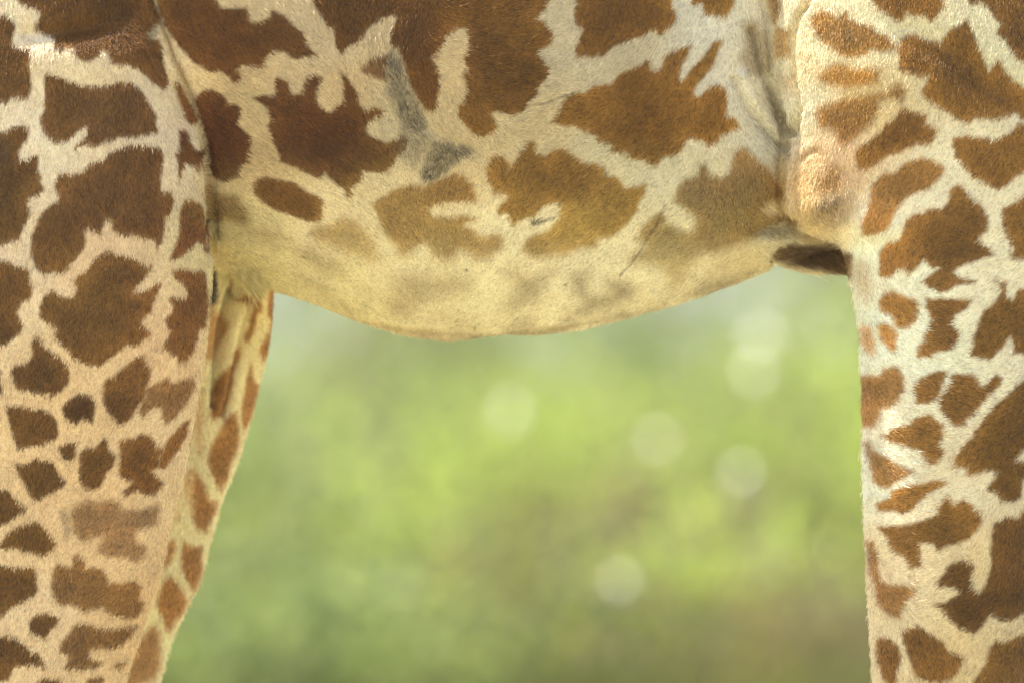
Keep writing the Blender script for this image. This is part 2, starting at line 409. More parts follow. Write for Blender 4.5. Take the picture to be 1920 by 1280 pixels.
# ------------------------------------------------------------------ coat chart
# coat patches, plus shade painted in under the elbow and along the belly's lower strip: letter = drawing sheet (origin, scale), then opacity, edge softness, tone, outline
SHEET = {'A': (0, 0, 3.048), 'B': (0, 400, 3.048), 'C': (0, 800, 2.6667), 'D': (280, 0, 3.048), 'E': (680, 0, 3.048), 'F': (360, 300, 3.048),
         'I': (760, 300, 3.048), 'J': (1080, 0, 3.048), 'K': (1160, 240, 2.56), 'Q': (1160, 240, 2.56), 'L': (1500, 0, 3.048), 'M': (1500, 400, 3.048), 'N': (1500, 800, 2.6667),
         'G': (220, 460, 3.048), 'H': (220, 860, 3.048), 'P': (0, 0, 1.0)}
PATCH = """
A 1 3 1|-80,80 0,95 60,95 90,130 110,170 95,210 95,260 130,285 190,290 200,340 190,390 200,440 205,500 185,560 140,570 120,560 80,570 60,600 0,570 -80,570
A 1 3 1|100,-80 120,20 200,55 250,80 240,120 215,160 240,200 300,215 330,240 330,290 380,300 400,285 440,300 450,330 500,370 540,350 580,330 600,290 630,310 640,340 660,370 740,380 810,410 850,450 900,490 935,520 965,480 960,440 940,380 930,330 930,280 910,220 860,230 840,200 880,160 905,130 900,80 870,0 850,-80
A 1 3 1|280,425 340,440 410,470 480,490 560,500 640,490 700,470 770,480 820,520 850,570 870,610 900,660 895,700 915,745 900,765 840,775 760,790 690,790 620,810 560,840 510,825 450,860 440,850 480,810 510,770 515,730 480,735 440,780 400,815 330,815 290,790 260,740 245,690 270,640 275,560 275,480
A 1 3 1|-80,740 0,745 40,760 80,735 150,720 185,740 185,790 150,840 125,880 140,920 200,900 240,890 240,930 235,970 260,1000 250,1040 280,1080 240,1120 190,1130 175,1160 190,1190 195,1240 160,1290 140,1340 130,1370 60,1390 0,1395 -80,1395
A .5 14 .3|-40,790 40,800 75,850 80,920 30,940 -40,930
A 1 3 1|360,990 420,1000 480,990 530,935 600,920 640,880 700,850 770,830 850,835 910,840 945,870 940,940 930,1010 930,1080 950,1100 990,1090 1000,1150 990,1210 960,1239 945,1289 940,1369 910,1419 885,1369 800,1349 720,1349 650,1319 655,1270 620,1254 600,1299 600,1349 560,1319 520,1304 500,1319 510,1379 500,1419 460,1469 430,1509 380,1559 330,1559 260,1569 220,1509 190,1429 200,1349 230,1269 265,1219 300,1180 360,1140 340,1090 325,1050
A 1 3 1.05|1020,740 1060,735 1075,790 1110,850 1165,850 1155,900 1135,950 1125,990 1105,940 1060,930 1045,970 1030,1030 1020,980 1020,910 1000,880 1025,860 1030,790
A 1 3 1.1|1010,460 1040,490 1070,560 1100,610 1125,680 1110,705 1075,710 1055,670 1030,600 1010,540 995,490
A 1 3 1.05|1050,1150 1100,1130 1155,1160 1165,1219 1175,1319 1180,1429 1165,1439 1160,1399 1130,1379 1100,1419 1050,1459 1010,1489 975,1484 1000,1419 1030,1339 1030,1249 1040,1190
A .8 5 1.3|1190,1020 1165,1060 1160,1120 1180,1219 1200,1219 1200,1100
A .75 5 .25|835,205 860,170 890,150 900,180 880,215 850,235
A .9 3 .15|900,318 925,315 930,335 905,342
B 1 3 1|-80,250 0,255 50,270 90,285 130,300 185,310 190,370 210,430 190,500 150,500 120,560 130,600 155,640 130,690 80,720 40,750 0,760 -80,760
B 1 3 1|620,205 680,230 750,240 810,270 850,300 890,290 880,310 840,370 790,410 775,440 810,450 860,430 900,400 935,400 920,440 890,500 880,560 830,600 820,630 860,670 880,690 850,710 800,750 720,750 690,790 640,830 580,875 530,865 470,840 430,820 400,770 340,710 330,680 350,650 290,620 250,600 245,540 265,480 310,435 380,475 440,470 455,430 440,380 490,340 530,310 560,260
B 1 3 1.05|990,320 1050,315 1110,330 1140,315 1175,330 1185,450 1185,560 1170,650 1140,660 1130,720 1110,780 1070,840 1030,840 1010,800 960,780 940,760 960,710 985,670 960,640 950,600 990,560 1000,520 970,490 985,470 1040,480 1075,465 1075,430 1040,390 1010,370
B 1 3 1|220,690 250,710 280,760 330,790 390,840 420,900 410,960 360,1010 320,1035 250,1020 180,1010 120,1000 90,950 80,890 110,860 180,840 205,800 200,740
B 1 4 1|840,800 850,840 880,880 870,930 850,980 840,1040 810,1080 770,1150 720,1190 690,1195 650,1150 610,1090 600,1020 610,950 660,920 720,870 780,820
B .93 4 1.08|850,980 930,950 960,930 1000,960 1050,940 1110,910 1115,960 1090,1040 1060,1090 1010,1160 960,1195 940,1160 930,1110 880,1110 830,1150 800,1120 840,1050
B 1 3 1|-80,870 0,870 25,900 25,970 40,1010 0,1030 -80,1030
B 1 3 .9|400,1060 470,1020 540,1030 565,1090 550,1150 550,1190 490,1170 450,1195 400,1170 360,1120 375,1090
P 1 3 .95|16,758 33,756 56,761 82,764 105,774 112,790 116,807 110,820 75,834 37,838 30,815 22,785
P 1 3 1.1|358,780 345,788 330,805 315,825 305,840 300,872 310,877 330,850 345,825 355,800
B 1 3 1|-80,1190 0,1200 10,1240 0,1280 -80,1280
C 1 3 .9|305,95 340,75 400,70 390,110 395,140 350,165 320,135
C 1 3 .92|75,170 140,180 190,150 250,160 290,180 310,230 345,270 320,300 280,320 240,340 210,360 170,350 150,310 130,270 100,220
C 1 3 .95|-80,290 0,300 50,310 90,350 140,390 145,410 100,430 50,470 0,500 -80,510
C 1 3 .95|415,120 440,100 500,90 530,50 550,60 560,110 590,140 575,190 540,230 520,290 480,310 430,300 405,250 410,190
C 1 4 1|610,60 680,45 720,25 760,40 790,80 820,110 800,150 800,190 770,210 790,240 830,270 810,300 770,340 730,330 690,310 640,330 630,310 660,280 670,260 620,250 600,230 610,150
C .8 7 1.02|370,410 400,380 450,350 500,370 570,350 600,365 620,400 700,400 770,390 800,370 800,420 790,480 700,510 680,540 700,570 740,590 730,640 690,670 640,650 560,640 500,610 520,560 540,530 500,540 430,560 390,540 370,500
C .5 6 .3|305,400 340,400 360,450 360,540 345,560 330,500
C 1 3 .95|0,600 10,570 60,510 120,480 190,460 230,490 270,540 300,580 270,610 220,640 170,620 100,600 50,605
C 1 3 .95|-80,670 0,680 70,690 180,690 190,730 200,810 170,840 110,870 60,900 0,950 -80,950
C .95 4 1.05|290,670 340,690 370,690 370,640 400,630 435,660 440,690 520,700 540,740 560,770 620,770 680,760 720,790 700,840 730,870 700,930 650,960 600,940 540,920 520,890 430,920 400,890 350,870 320,890 270,840 260,790 270,730
C 1 3 .95|150,970 190,930 240,915 310,950 290,990 260,1010 240,1050 190,1030 155,1010
C .95 4 1.05|380,980 440,970 500,1000 580,1000 640,990 690,990 660,1030 620,1080 570,1100 500,1095 460,1100 450,1140 480,1160 530,1170 490,1200 400,1200 330,1200 350,1160 350,1130 300,1110 310,1070 350,1020
C 1 3 1|-80,1050 0,1040 40,1030 90,1040 130,1080 170,1110 200,1120 230,1170 240,1190 180,1180 120,1180 70,1200 50,1250 0,1270 -80,1290
C 1 3 1|140,1330 160,1290 230,1240 300,1250 340,1290 350,1330
C 1 3 1|420,1290 450,1250 510,1240 530,1260 480,1290 440,1330
C .9 4 1.1|640,1150 560,1190 600,1205 630,1180
D 1 3 1|15,-80 40,0 60,80 110,180 150,240 200,300 240,350 300,390 350,415 400,405 450,440 480,480 510,470 525,440 505,400 530,380 590,380 640,395 660,350 710,290 770,300 810,340 880,335 940,320 960,320 930,290 900,260 880,180 850,170 800,130 770,90 720,70 695,55 690,100 640,130 580,135 560,90 560,40 530,50 480,50 420,50 400,40 385,0 380,-80
P 1 3 1|585,-25 587,7 595,20 605,33 615,52 624,52 628,72 631,92 641,100 654,88 674,79 693,52 713,36 739,30 745,35 738,58 735,80 742,92 749,89 759,121 767,157 778,177 791,197 811,210 818,197 821,177 824,141 815,121 808,112 824,95 837,69 854,55 872,56 877,80 876,95 867,112 874,128 867,141 874,164 870,187 857,203 859,217 870,233 890,253 910,258 916,253 933,243 926,226 920,213 929,210 949,217 965,217 988,210 992,194 1011,180 1011,167 1028,151 1031,131 1024,115 1011,102 1034,85 1041,66 1028,49 1008,36 1024,20 1034,0 1034,-25
E .9 4 1|0,380 60,330 140,310 170,300 130,380 140,470 100,450 40,430 0,410 -20,400
D 1 3 1|300,520 350,505 400,530 440,570 440,600 490,590 520,620 510,680 500,710 540,750 575,790 570,850 550,900 560,930 510,940 500,1000 450,1020 420,1040 380,1010 340,1000 330,880 310,770 280,640 260,560
D 1 3 1|590,560 650,545 720,550 710,460 740,445 790,470 810,540 860,540 890,470 900,435 950,430 990,450 960,510 950,580 1000,640 1040,640 1060,610 1100,590 1110,500 1090,410 1130,440 1180,520 1200,600 1240,630 1279,610 1349,630 1319,660 1279,680 1239,720 1239,760 1299,790 1349,810 1419,790 1449,760 1479,800 1459,860 1419,890 1389,950 1339,990 1279,985 1219,970 1200,1040 1150,1070 1145,1110 1115,1135 1110,1080 1050,1040 1000,990 960,1020 920,1000 860,970 800,940 740,930 745,890 700,810 690,770 670,720 690,690 670,620 630,590
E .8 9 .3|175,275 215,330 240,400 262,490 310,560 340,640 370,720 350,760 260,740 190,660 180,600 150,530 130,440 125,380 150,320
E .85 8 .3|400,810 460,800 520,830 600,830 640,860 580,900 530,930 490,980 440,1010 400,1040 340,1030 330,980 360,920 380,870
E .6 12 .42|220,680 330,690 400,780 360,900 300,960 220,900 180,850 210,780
D 1 3 1|580,1060 600,1020 660,1005 740,1020 800,1030 880,1080 960,1120 990,1150 980,1200 985,1240 940,1270 860,1250 780,1220 700,1190 640,1150 590,1110
F .8 9 1|105,165 180,190 250,190 270,230 300,280 320,330 280,355 200,345 120,330 90,310 90,170
F .35 12 1|250,340 340,380 430,370 500,410 540,460 450,480 350,450 280,400
F .75 8 1|700,370 790,360 850,325 920,340 960,390 1020,450 1060,530 1060,580 1000,580 900,540 820,500 730,470 650,420
F .5 14 .8|600,500 680,510 760,560 830,600 840,640 760,630 680,590 620,560
F .35 12 .8|640,680 720,690 800,740 740,740 660,710
F .25 12 .8|730,760 800,780 880,820 900,850 800,830
F .5 12 .8|1110,830 1180,790 1240,830 1250,870 1160,880
I .92 5 1|-74,166 16,136 106,146 186,116 256,86 296,66 346,96 396,146 410,235 330,235 270,235 200,245 130,275 150,305 200,320 270,320 340,310 410,330 400,345 340,360 340,375 380,390 420,420 470,430 540,415 565,440 560,490 520,530 480,560 430,570 390,550 340,520 310,510 290,560 230,570 160,540 130,490 110,460 70,490 0,540 -59,540 -59,480 -129,410 -159,340 -169,300 -199,245 -119,200
I .5 14 .8|-60,660 60,640 200,660 330,650 400,690 370,750 250,770 130,790 60,820 0,790 -80,740
I .55 12 .8|560,640 620,620 680,650 750,660 820,620 880,620 820,690 790,740 770,790 690,820 600,840 570,830 640,760 630,690
I .62 12 .75|950,690 970,640 1050,630 1040,690 1050,760 1100,790 1180,760 1160,680 1220,690 1280,720 1250,780 1190,830 1110,850 1000,880 930,910 1000,850 1040,820 990,770
I .5 10 .75|580,950 620,930 700,920 740,940 690,970 600,970
I .35 12 .8|180,890 300,890 400,920 410,950 340,960 260,930
I .8 5 .5|740,985 830,960 920,945 990,942 930,965 850,982
I .7 5 .6|1080,915 1180,890 1280,875 1280,895 1150,920
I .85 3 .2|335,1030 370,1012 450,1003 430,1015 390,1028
I 1 4 1|455,46 496,-24 546,-24 606,36 626,6 636,-34 676,-54 696,-104 746,-104 756,-44 806,-19 846,-54 896,-69 946,-44 975,-24 1035,16 1095,21 1145,46 1165,86 1215,96 1265,156 1325,146 1385,131 1375,196 1345,236 1330,290 1300,330 1275,366 1200,430 1110,450 1100,490 1060,500 1000,500 940,530 850,545 760,560 690,530 670,510 700,440 760,420 820,400 870,340 890,320 880,300 900,265 870,240 820,250 780,280 740,320 650,340 620,380 600,340 590,310 540,300 530,280 560,240 590,210 570,190 510,185 480,120
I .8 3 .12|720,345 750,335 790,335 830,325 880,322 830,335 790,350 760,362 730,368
J 1 3 1|0,-80 555,-80 550,20 575,90 560,150 520,160 490,210 460,190 430,165 400,200 350,220 300,240 240,250 200,280 160,320 110,325 40,320 10,330 0,280 40,180 10,140 -15,100 10,30
J 1 3 1|655,-80 665,20 720,30 730,90 800,90 860,100 880,70 905,20 905,-80
J 1 4 1|-128,710 -100,661 -70,590 -18,540 60,530 110,490 200,480 250,420 300,400 370,370 410,340 430,360 430,400 490,390 510,310 570,280 620,270 660,250 650,310 610,360 590,430 610,460 640,420 680,370 740,310 780,240 840,230 810,310 780,390 720,450 690,490 670,520 700,550 740,520 770,490 820,480 860,510 870,570 860,650 920,680 930,720 880,750 830,770 800,810 760,820 700,800 640,790 620,830 600,870 550,890 500,900 470,940 430,940 390,920 330,910 290,880 210,870 200,820 140,810 110,780 60,750 0,730 -50,720
J .6 10 .7|940,130 1000,110 1060,150 1100,230 1120,330 1110,400 1060,430 1000,430 960,380 930,330 960,260
J .5 12 .6|1100,420 1130,520 1180,640 1215,740 1180,720 1120,620 1080,520
J .85 5 1|1060,-80 1160,-80 1170,50 1140,140 1120,130 1090,30
J .8 6 1.2|1140,150 1220,170 1215,320 1140,320 1125,250
J .35 10 1.3|1150,420 1250,430 1260,520 1200,540
K .88 7 1|280,290 320,240 380,220 390,170 420,160 440,220 500,230 540,200 550,110 600,85 660,135 730,195 790,270 800,330 740,350 690,380 720,410 790,420 830,450 760,460 700,480 660,520 560,560 500,585 420,600 360,650 320,720 260,780 240,740 230,690 160,650 60,640 80,600 130,560 90,530 120,470 180,410 230,390 240,450 300,480 360,500 385,430 330,390 270,350
K .5 10 .6|350,790 420,740 520,720 600,700 660,690 560,750 480,780 380,790
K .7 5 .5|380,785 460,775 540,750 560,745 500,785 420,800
K .6 7 .6|0,900 80,880 160,860 230,850 150,880 50,905
K .35 12 .8|-20,760 60,750 110,780 60,820 0,830
Q .97 6 .68|725,620 760,575 810,557 1060,560 1120,600 1120,720 950,670 810,650 740,645
K .55 12 .5|640,500 760,475 860,460 700,510
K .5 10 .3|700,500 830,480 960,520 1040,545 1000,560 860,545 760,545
L 1 4 1|380,-80 400,20 430,60 480,90 540,130 575,120 590,80 640,100 700,100 730,140 770,100 790,60 815,40 790,0 790,-80
L 1 3 1|930,-80 940,0 950,40 1010,20 1060,60 1090,110 1130,150 1100,200 1160,240 1190,300 1230,350 1280,380 1360,400 1360,-80
L .95 5 1.05|60,90 110,60 150,70 200,100 250,65 270,110 320,140 400,150 420,190 490,210 510,250 560,280 520,292 440,300 390,290 360,320 300,335 230,330 190,300 120,250 90,200 60,150
L 1 4 1|560,210 640,200 700,230 790,250 820,200 860,160 910,150 935,110 960,160 1000,270 1040,360 1060,420 1090,370 1120,340 1160,410 1210,470 1280,520 1360,540 1360,660 1280,690 1240,690 1220,660 1150,670 1080,690 990,680 940,715 880,690 800,630 750,600 690,570 680,530 700,490 720,440 660,445 610,420 550,400 545,340 550,280
L .45 18 .55|760,370 900,370 1060,500 1200,560 1300,600 1150,640 1000,560 860,480
L .9 8 1.05|100,420 170,370 240,370 300,395 360,400 455,400 440,440 430,480 360,490 270,510 180,500 100,470
L .3 14 1.2|0,320 60,300 110,380 100,450 20,440
L .92 9 1|80,640 100,600 160,590 250,560 330,550 420,540 480,530 520,500 550,480 590,520 580,590 560,600 540,570 500,560 440,590 440,640 400,700 350,760 300,800 250,830 210,820 200,770 160,730 100,720
L 1 4 1|560,620 620,640 710,660 700,710 770,740 760,790 730,830 640,830 560,870 480,900 430,940 380,970 330,965 300,920 310,850 380,810 430,770 480,710 530,680
L 1 4 1|860,790 940,780 1010,790 1100,805 1150,770 1190,760 1230,710 1360,720 1360,970 1280,980 1220,1010 1170,1060 1110,1090 1040,1040 980,1020 920,960 880,910 860,850
L .97 5 1.05|400,1060 460,1000 540,980 590,930 680,905 750,920 810,960 800,1000 760,1050 700,1090 640,1110 580,1150 530,1220 500,1290 480,1319 420,1340 345,1345 340,1270 375,1200 390,1130
L .8 10 .85|80,1040 130,1000 160,940 200,950 230,1000 235,1060 210,1100 170,1100 100,1110
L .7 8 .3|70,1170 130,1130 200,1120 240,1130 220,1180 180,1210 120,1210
L .45 14 .8|60,1200 290,1120 300,1200 250,1260 150,1290 60,1260
L .55 10 1.1|0,900 60,840 110,810 120,850 80,880 20,910
L 1 4 1|840,1090 890,1060 930,1080 960,1130 1020,1170 1060,1230 1065,1290 1070,1309 1020,1359 1040,1399 1080,1419 1095,1459 1030,1479 950,1509 900,1529 870,1559 910,1589 1000,1609 960,1624 890,1629 850,1659 790,1679 760,1659 720,1639 690,1609 720,1579 780,1539 740,1529 700,1479 650,1539 610,1569 590,1539 550,1539 520,1559 500,1589 450,1589 440,1549 440,1449 480,1389 560,1369 580,1309 600,1249 640,1225 690,1219 740,1190 800,1190 840,1140
L 1 4 1|1360,1100 1280,1110 1200,1170 1140,1190 1150,1240 1140,1279 1170,1349 1210,1429 1190,1439 1200,1479 1280,1479 1360,1449
M 1 5 .98|440,500 470,450 530,440 580,470 640,490 665,550 640,620 600,660 530,650 520,610 510,580 450,560
M 1 5 .95|430,640 480,620 510,640 545,690 530,790 490,770 450,720
M .8 6 .95|350,610 400,640 415,710 430,800 410,820 370,770 345,700
M .4 10 1.05|340,250 385,260 400,330 400,420 380,510 340,430 300,330 270,290
M 1 4 1|700,490 780,490 860,490 980,490 950,540 880,580 860,630 910,680 890,760 850,780 780,790 720,820 650,820 650,780 700,690 730,610 700,540
M 1 4 1|1100,370 1170,390 1170,470 1210,490 1240,430 1280,420 1360,420 1360,780 1280,800 1210,790 1215,740 1190,700 1150,760 1080,840 1030,820 970,810 980,720 1010,620 1040,550 1110,500 1140,440 1120,400
M .97 5 1|340,910 370,910 440,920 470,870 550,870 580,940 580,1000 550,1060 510,1100 460,1110 440,1170 410,1220 345,1200
M 1 4 1|630,1000 640,970 700,920 760,900 830,895 810,940 790,1000 780,1050 720,1080 640,1090 640,1040
M 1 4 1|850,910 920,920 970,910 1000,960 1010,990 1080,950 1110,910 1150,940 1140,980 1060,1040 1000,1110 960,1160 910,1210 870,1220 820,1170 780,1120 770,1060 810,1010 840,950
N 1 4 .95|1190,-279 1120,-240 1076,-209 1041,-174 962,-104 919,-52 880,0 860,40 810,90 770,150 770,200 830,200 830,240 880,230 950,210 980,230 920,310 970,320 1000,370 1060,370 1100,350 1110,260 1130,250 1150,170 1070,160 1120,100 1190,100
N 1 4 1.05|400,40 440,10 525,-17 569,-52 630,-69 700,-17 700,40 690,70 720,120 690,180 630,190 600,140 580,110 500,90 440,70
N .95 5 1|325,70 340,70 370,120 430,150 470,180 550,215 530,240 480,270 430,305 400,300 360,270 345,180
N 1 4 1.05|380,380 440,350 450,310 520,290 600,280 680,260 735,275 700,300 640,330 600,370 560,410 520,440 470,420 390,415
N 1 4 1|390,495 450,490 540,480 620,460 680,430 690,390 740,340 770,385 810,350 850,380 900,420 910,460 880,510 840,550 780,580 720,590 690,620 660,580 590,570 600,630 610,690 560,700 520,650 460,610 430,550
N 1 4 .9|960,470 1000,450 1040,440 1080,450 1120,400 1190,400 1190,1000 1120,920 1060,960 1000,960 950,930 900,1000 870,1030 820,1010 780,990 740,950 700,900 660,880 720,870 760,840 800,820 770,800 690,790 680,760 720,720 730,690 790,660 840,660 870,690 850,750 860,800 890,820 920,790 950,700 945,600 950,530
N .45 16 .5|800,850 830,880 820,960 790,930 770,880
N .95 5 1|335,560 370,570 390,630 400,660 380,690 400,760 440,780 500,780 570,800 550,830 520,860 500,900 490,950 450,940 410,910 380,870 370,780 345,700
N 1 4 1.1|380,1060 410,1040 450,1050 490,1090 500,1150 480,1220 480,1280 440,1280 410,1240 385,1170
N 1 4 1|500,1020 530,1000 580,980 640,1020 700,1060 740,1110 820,1140 800,1180 770,1230 720,1260 660,1270 570,1240 550,1180 520,1100
N 1 4 .97|940,1100 970,1060 1040,1060 1120,1020 1190,1020 1190,1340 840,1340 860,1270 900,1210 930,1160
P .45 4 .8|640,594 700,606 760,617 850,624 930,624 1010,618 1130,601 1060,618 1010,628 930,634 885,640 850,646 800,638 740,622
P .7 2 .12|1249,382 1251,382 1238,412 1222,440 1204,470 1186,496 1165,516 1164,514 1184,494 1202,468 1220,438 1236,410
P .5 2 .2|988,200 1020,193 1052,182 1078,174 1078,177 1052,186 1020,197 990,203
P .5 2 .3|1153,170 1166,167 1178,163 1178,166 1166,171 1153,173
"""
PATCH_FAR = """
G .95 6 1|640,150 650,190 700,250 770,240 790,200 800,240 770,290 740,350 720,330 650,290 640,240
G 1 4 1|800,240 820,310 820,380 790,400 790,450 770,510 740,555 720,540 740,480 760,400 780,320
G 1 4 1|855,240 895,240 900,420 885,520 850,610 820,670 805,600 820,560 840,510 860,480 865,420 850,380
G .85 6 .95|600,430 635,430 630,490 600,520 575,560 580,490
G 1 4 1|700,570 695,640 670,690 660,760 650,830 630,890 600,970 560,980 540,1005 525,960 530,840 550,770 600,720 650,670 660,610
G 1 4 1|760,660 770,760 800,790 795,840 780,900 750,990 720,1060 700,1000 705,900 720,820 730,750 745,720
G 1 5 1|670,940 685,980 690,1060 690,1110 670,1190 650,1219 630,1319 590,1400 560,1360 530,1290 510,1230 530,1140 570,1070 610,990
G .8 8 1.1|540,320 520,340 510,480 500,560 490,660 540,640 570,560 580,470 600,400 560,380
G .55 8 1.2|440,820 490,820 480,900 490,1000 470,1180 455,1180 440,1000
H 1 6 1|440,60 470,80 500,150 530,230 565,235 560,300 500,410 450,390 430,330 435,230 430,160
H .55 8 1.3|390,40 440,60 440,240 420,300 400,240 380,120
H .95 6 1|200,460 330,455 325,530 300,590 260,610 200,600
H 1 5 1|370,450 420,490 480,490 475,560 480,640 455,700 430,745 400,700 370,640 355,560 370,500
H 1 6 1|310,665 340,690 370,750 400,810 390,840 350,900 330,920 300,980 270,960 250,900 220,830 240,760 260,690
H .9 8 1.05|200,940 240,990 240,1100 240,1180 200,1260 100,1300 40,1320 60,1150 100,1050 150,990
H .45 10 1.3|280,230 350,200 350,340 310,360 270,330
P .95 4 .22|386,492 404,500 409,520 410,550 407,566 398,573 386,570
"""
def idw(pts, u, v, p=3.0):
    acc = 0; ws = 0
    for (a, b_), c in pts:
        w_ = 1.0 / (((u - a) ** 2 + (v - b_) ** 2) / 1e4 + 0.05) ** (p / 2)
        acc = acc + w_[..., None] * np.asarray(c, float)
        ws = ws + w_
    return acc / ws[..., None]

CREAM = [((60, 60), (224, 202, 166)), ((90, 260), (220, 200, 168)), ((250, 130), (214, 190, 150)), ((330, 280), (214, 190, 155)), ((40, 470), (216, 192, 156)), ((200, 500), (212, 180, 138)), ((300, 640), (208, 172, 126)),
         ((150, 740), (206, 172, 124)), ((200, 950), (202, 166, 118)), ((60, 1150), (204, 174, 132)), ((250, 1150), (202, 166, 116)), ((320, 900), (208, 176, 130)),
         ((430, 150), (214, 184, 132)), ((500, 300), (212, 182, 130)), ((620, 60), (220, 194, 150)), ((650, 180), (216, 186, 136)), ((720, 240), (214, 192, 150)), ((840, 150), (220, 192, 142)), ((880, 290), (216, 190, 142)),
         ((1050, 100), (216, 196, 160)), ((1020, 220), (220, 196, 150)), ((1180, 100), (214, 196, 160)), ((1150, 280), (218, 202, 164)), ((1330, 60), (212, 202, 180)), ((1350, 180), (210, 200, 180)), ((1430, 280), (206, 200, 184)), ((1260, 340), (216, 204, 172)),
         ((600, 420), (222, 202, 160)), ((450, 430), (212, 194, 142)), ((480, 500), (212, 196, 142)), ((640, 540), (220, 204, 154)), ((800, 470), (224, 208, 168)), ((900, 560), (226, 212, 172)), ((950, 460), (226, 210, 172)), ((1100, 520), (226, 212, 176)), ((1250, 500), (226, 212, 174)),
         ((1400, 500), (222, 204, 160)), ((1460, 440), (208, 198, 170)), ((1500, 200), (222, 210, 176)), ((1520, 120), (220, 204, 160)), ((1500, 340), (206, 172, 118)), ((1560, 330), (208, 172, 122)), ((1510, 400), (200, 168, 108)), ((1580, 300), (220, 188, 148)), ((1620, 200), (216, 190, 134)), ((1650, 30), (224, 210, 170)), ((1850, 80), (222, 210, 172)), ((1640, 410), (240, 226, 200)),
         ((1620, 480), (250, 230, 198)), ((1640, 620), (250, 234, 206)), ((1740, 520), (243, 226, 196)), ((1760, 680), (243, 226, 196)), ((1880, 480), (234, 220, 188)), ((1760, 340), (234, 220, 188)), ((1650, 900), (240, 228, 200)), ((1790, 900), (230, 212, 176)), ((1700, 1070), (226, 204, 164)), ((1820, 1050), (218, 194, 148)), ((1650, 1200), (220, 200, 158)), ((1780, 1250), (214, 188, 138))]
CREAM = [(p, tuple(min(248, c + (14 if p[0] < 400 else 4)) for c in q)) for p, q in CREAM]
BROWN = [((60, 120), (100, 70, 40)), ((200, 60), (92, 62, 32)), ((200, 200), (104, 74, 46)), ((200, 380), (106, 74, 44)), ((30, 400), (96, 68, 40)), ((180, 570), (106, 76, 42)), ((340, 600), (112, 74, 42)), ((370, 460), (108, 68, 40)), ((80, 690), (98, 68, 38)), ((300, 740), (116, 80, 46)), ((150, 770), (90, 60, 30)),
         ((80, 900), (92, 64, 32)), ((190, 870), (100, 68, 34)), ((270, 870), (114, 76, 40)), ((220, 1000), (120, 82, 48)), ((40, 1020), (94, 66, 32)), ((180, 1100), (110, 76, 42)), ((40, 1240), (96, 66, 36)), ((400, 80), (92, 58, 26)), ((410, 250), (88, 50, 22)), ((600, 250), (88, 52, 22)), ((540, 370), (106, 70, 34)), ((660, 20), (96, 64, 30)), ((800, 130), (96, 62, 26)),
         ((960, 130), (96, 66, 32)), ((1160, 50), (102, 70, 34)), ((1200, 210), (110, 76, 36)), ((1330, 220), (130, 92, 48)), ((1050, 330), (118, 84, 42)), ((1080, 425), (150, 120, 70)), ((850, 340), (128, 90, 44)), ((820, 430), (146, 114, 66)), ((640, 440), (146, 116, 70)), ((420, 390), (120, 90, 48)), ((900, 540), (136, 106, 58)), ((1130, 540), (116, 90, 48)),
         ((1360, 330), (124, 90, 48)), ((1380, 410), (130, 102, 56)), ((1260, 470), (142, 116, 70)), ((1430, 90), (132, 102, 66)), ((1460, 60), (126, 92, 42)), ((1530, 485), (80, 54, 22)), ((1560, 70), (122, 88, 46)), ((1680, 20), (116, 82, 44)), ((1800, 120), (112, 80, 42)), ((1900, 60), (104, 74, 42)), ((1590, 145), (128, 90, 38)), ((1580, 220), (126, 88, 42)), ((1680, 240), (106, 74, 38)), ((1850, 300), (112, 80, 44)),
         ((1540, 340), (120, 86, 46)), ((1690, 340), (118, 84, 44)), ((1640, 390), (146, 106, 64)), ((1660, 480), (140, 100, 58)), ((1780, 460), (98, 70, 40)), ((1680, 580), (134, 98, 56)), ((1760, 600), (112, 80, 46)), ((1870, 600), (106, 76, 40)), ((1630, 640), (170, 128, 84)), ((1650, 740), (134, 98, 58)), ((1800, 750), (112, 80, 44)), ((1720, 820), (124, 90, 50)), ((1880, 850), (104, 74, 36)),
         ((1660, 890), (132, 96, 54)), ((1740, 980), (112, 80, 42)), ((1900, 1000), (98, 68, 34)), ((1660, 1110), (126, 90, 50)), ((1800, 1140), (90, 62, 30)), ((1740, 1230), (104, 72, 36)), ((1880, 1240), (106, 76, 40))]
U0, V0, U1, V1 = -30, -30, 1950, 1310
gu, gv = np.meshgrid(np.arange(U0, U1), np.arange(V0, V1))
def field(pts):
    s_ = 10
    a, b_ = np.meshgrid(np.arange(U0, U1 + s_, s_, float), np.arange(V0, V1 + s_, s_, float))
    F = lin(idw(pts, a, b_)).astype(np.float32)
    fu, fv = (gu - U0) / s_, (gv - V0) / s_
    i, j = fv.astype(int), fu.astype(int)
    f, g_ = (fv - i)[..., None], (fu - j)[..., None]
    return ((F[i, j] * (1 - f) + F[i + 1, j] * f) * (1 - g_) + (F[i, j + 1] * (1 - f) + F[i + 1, j + 1] * f) * g_).astype(np.float32)

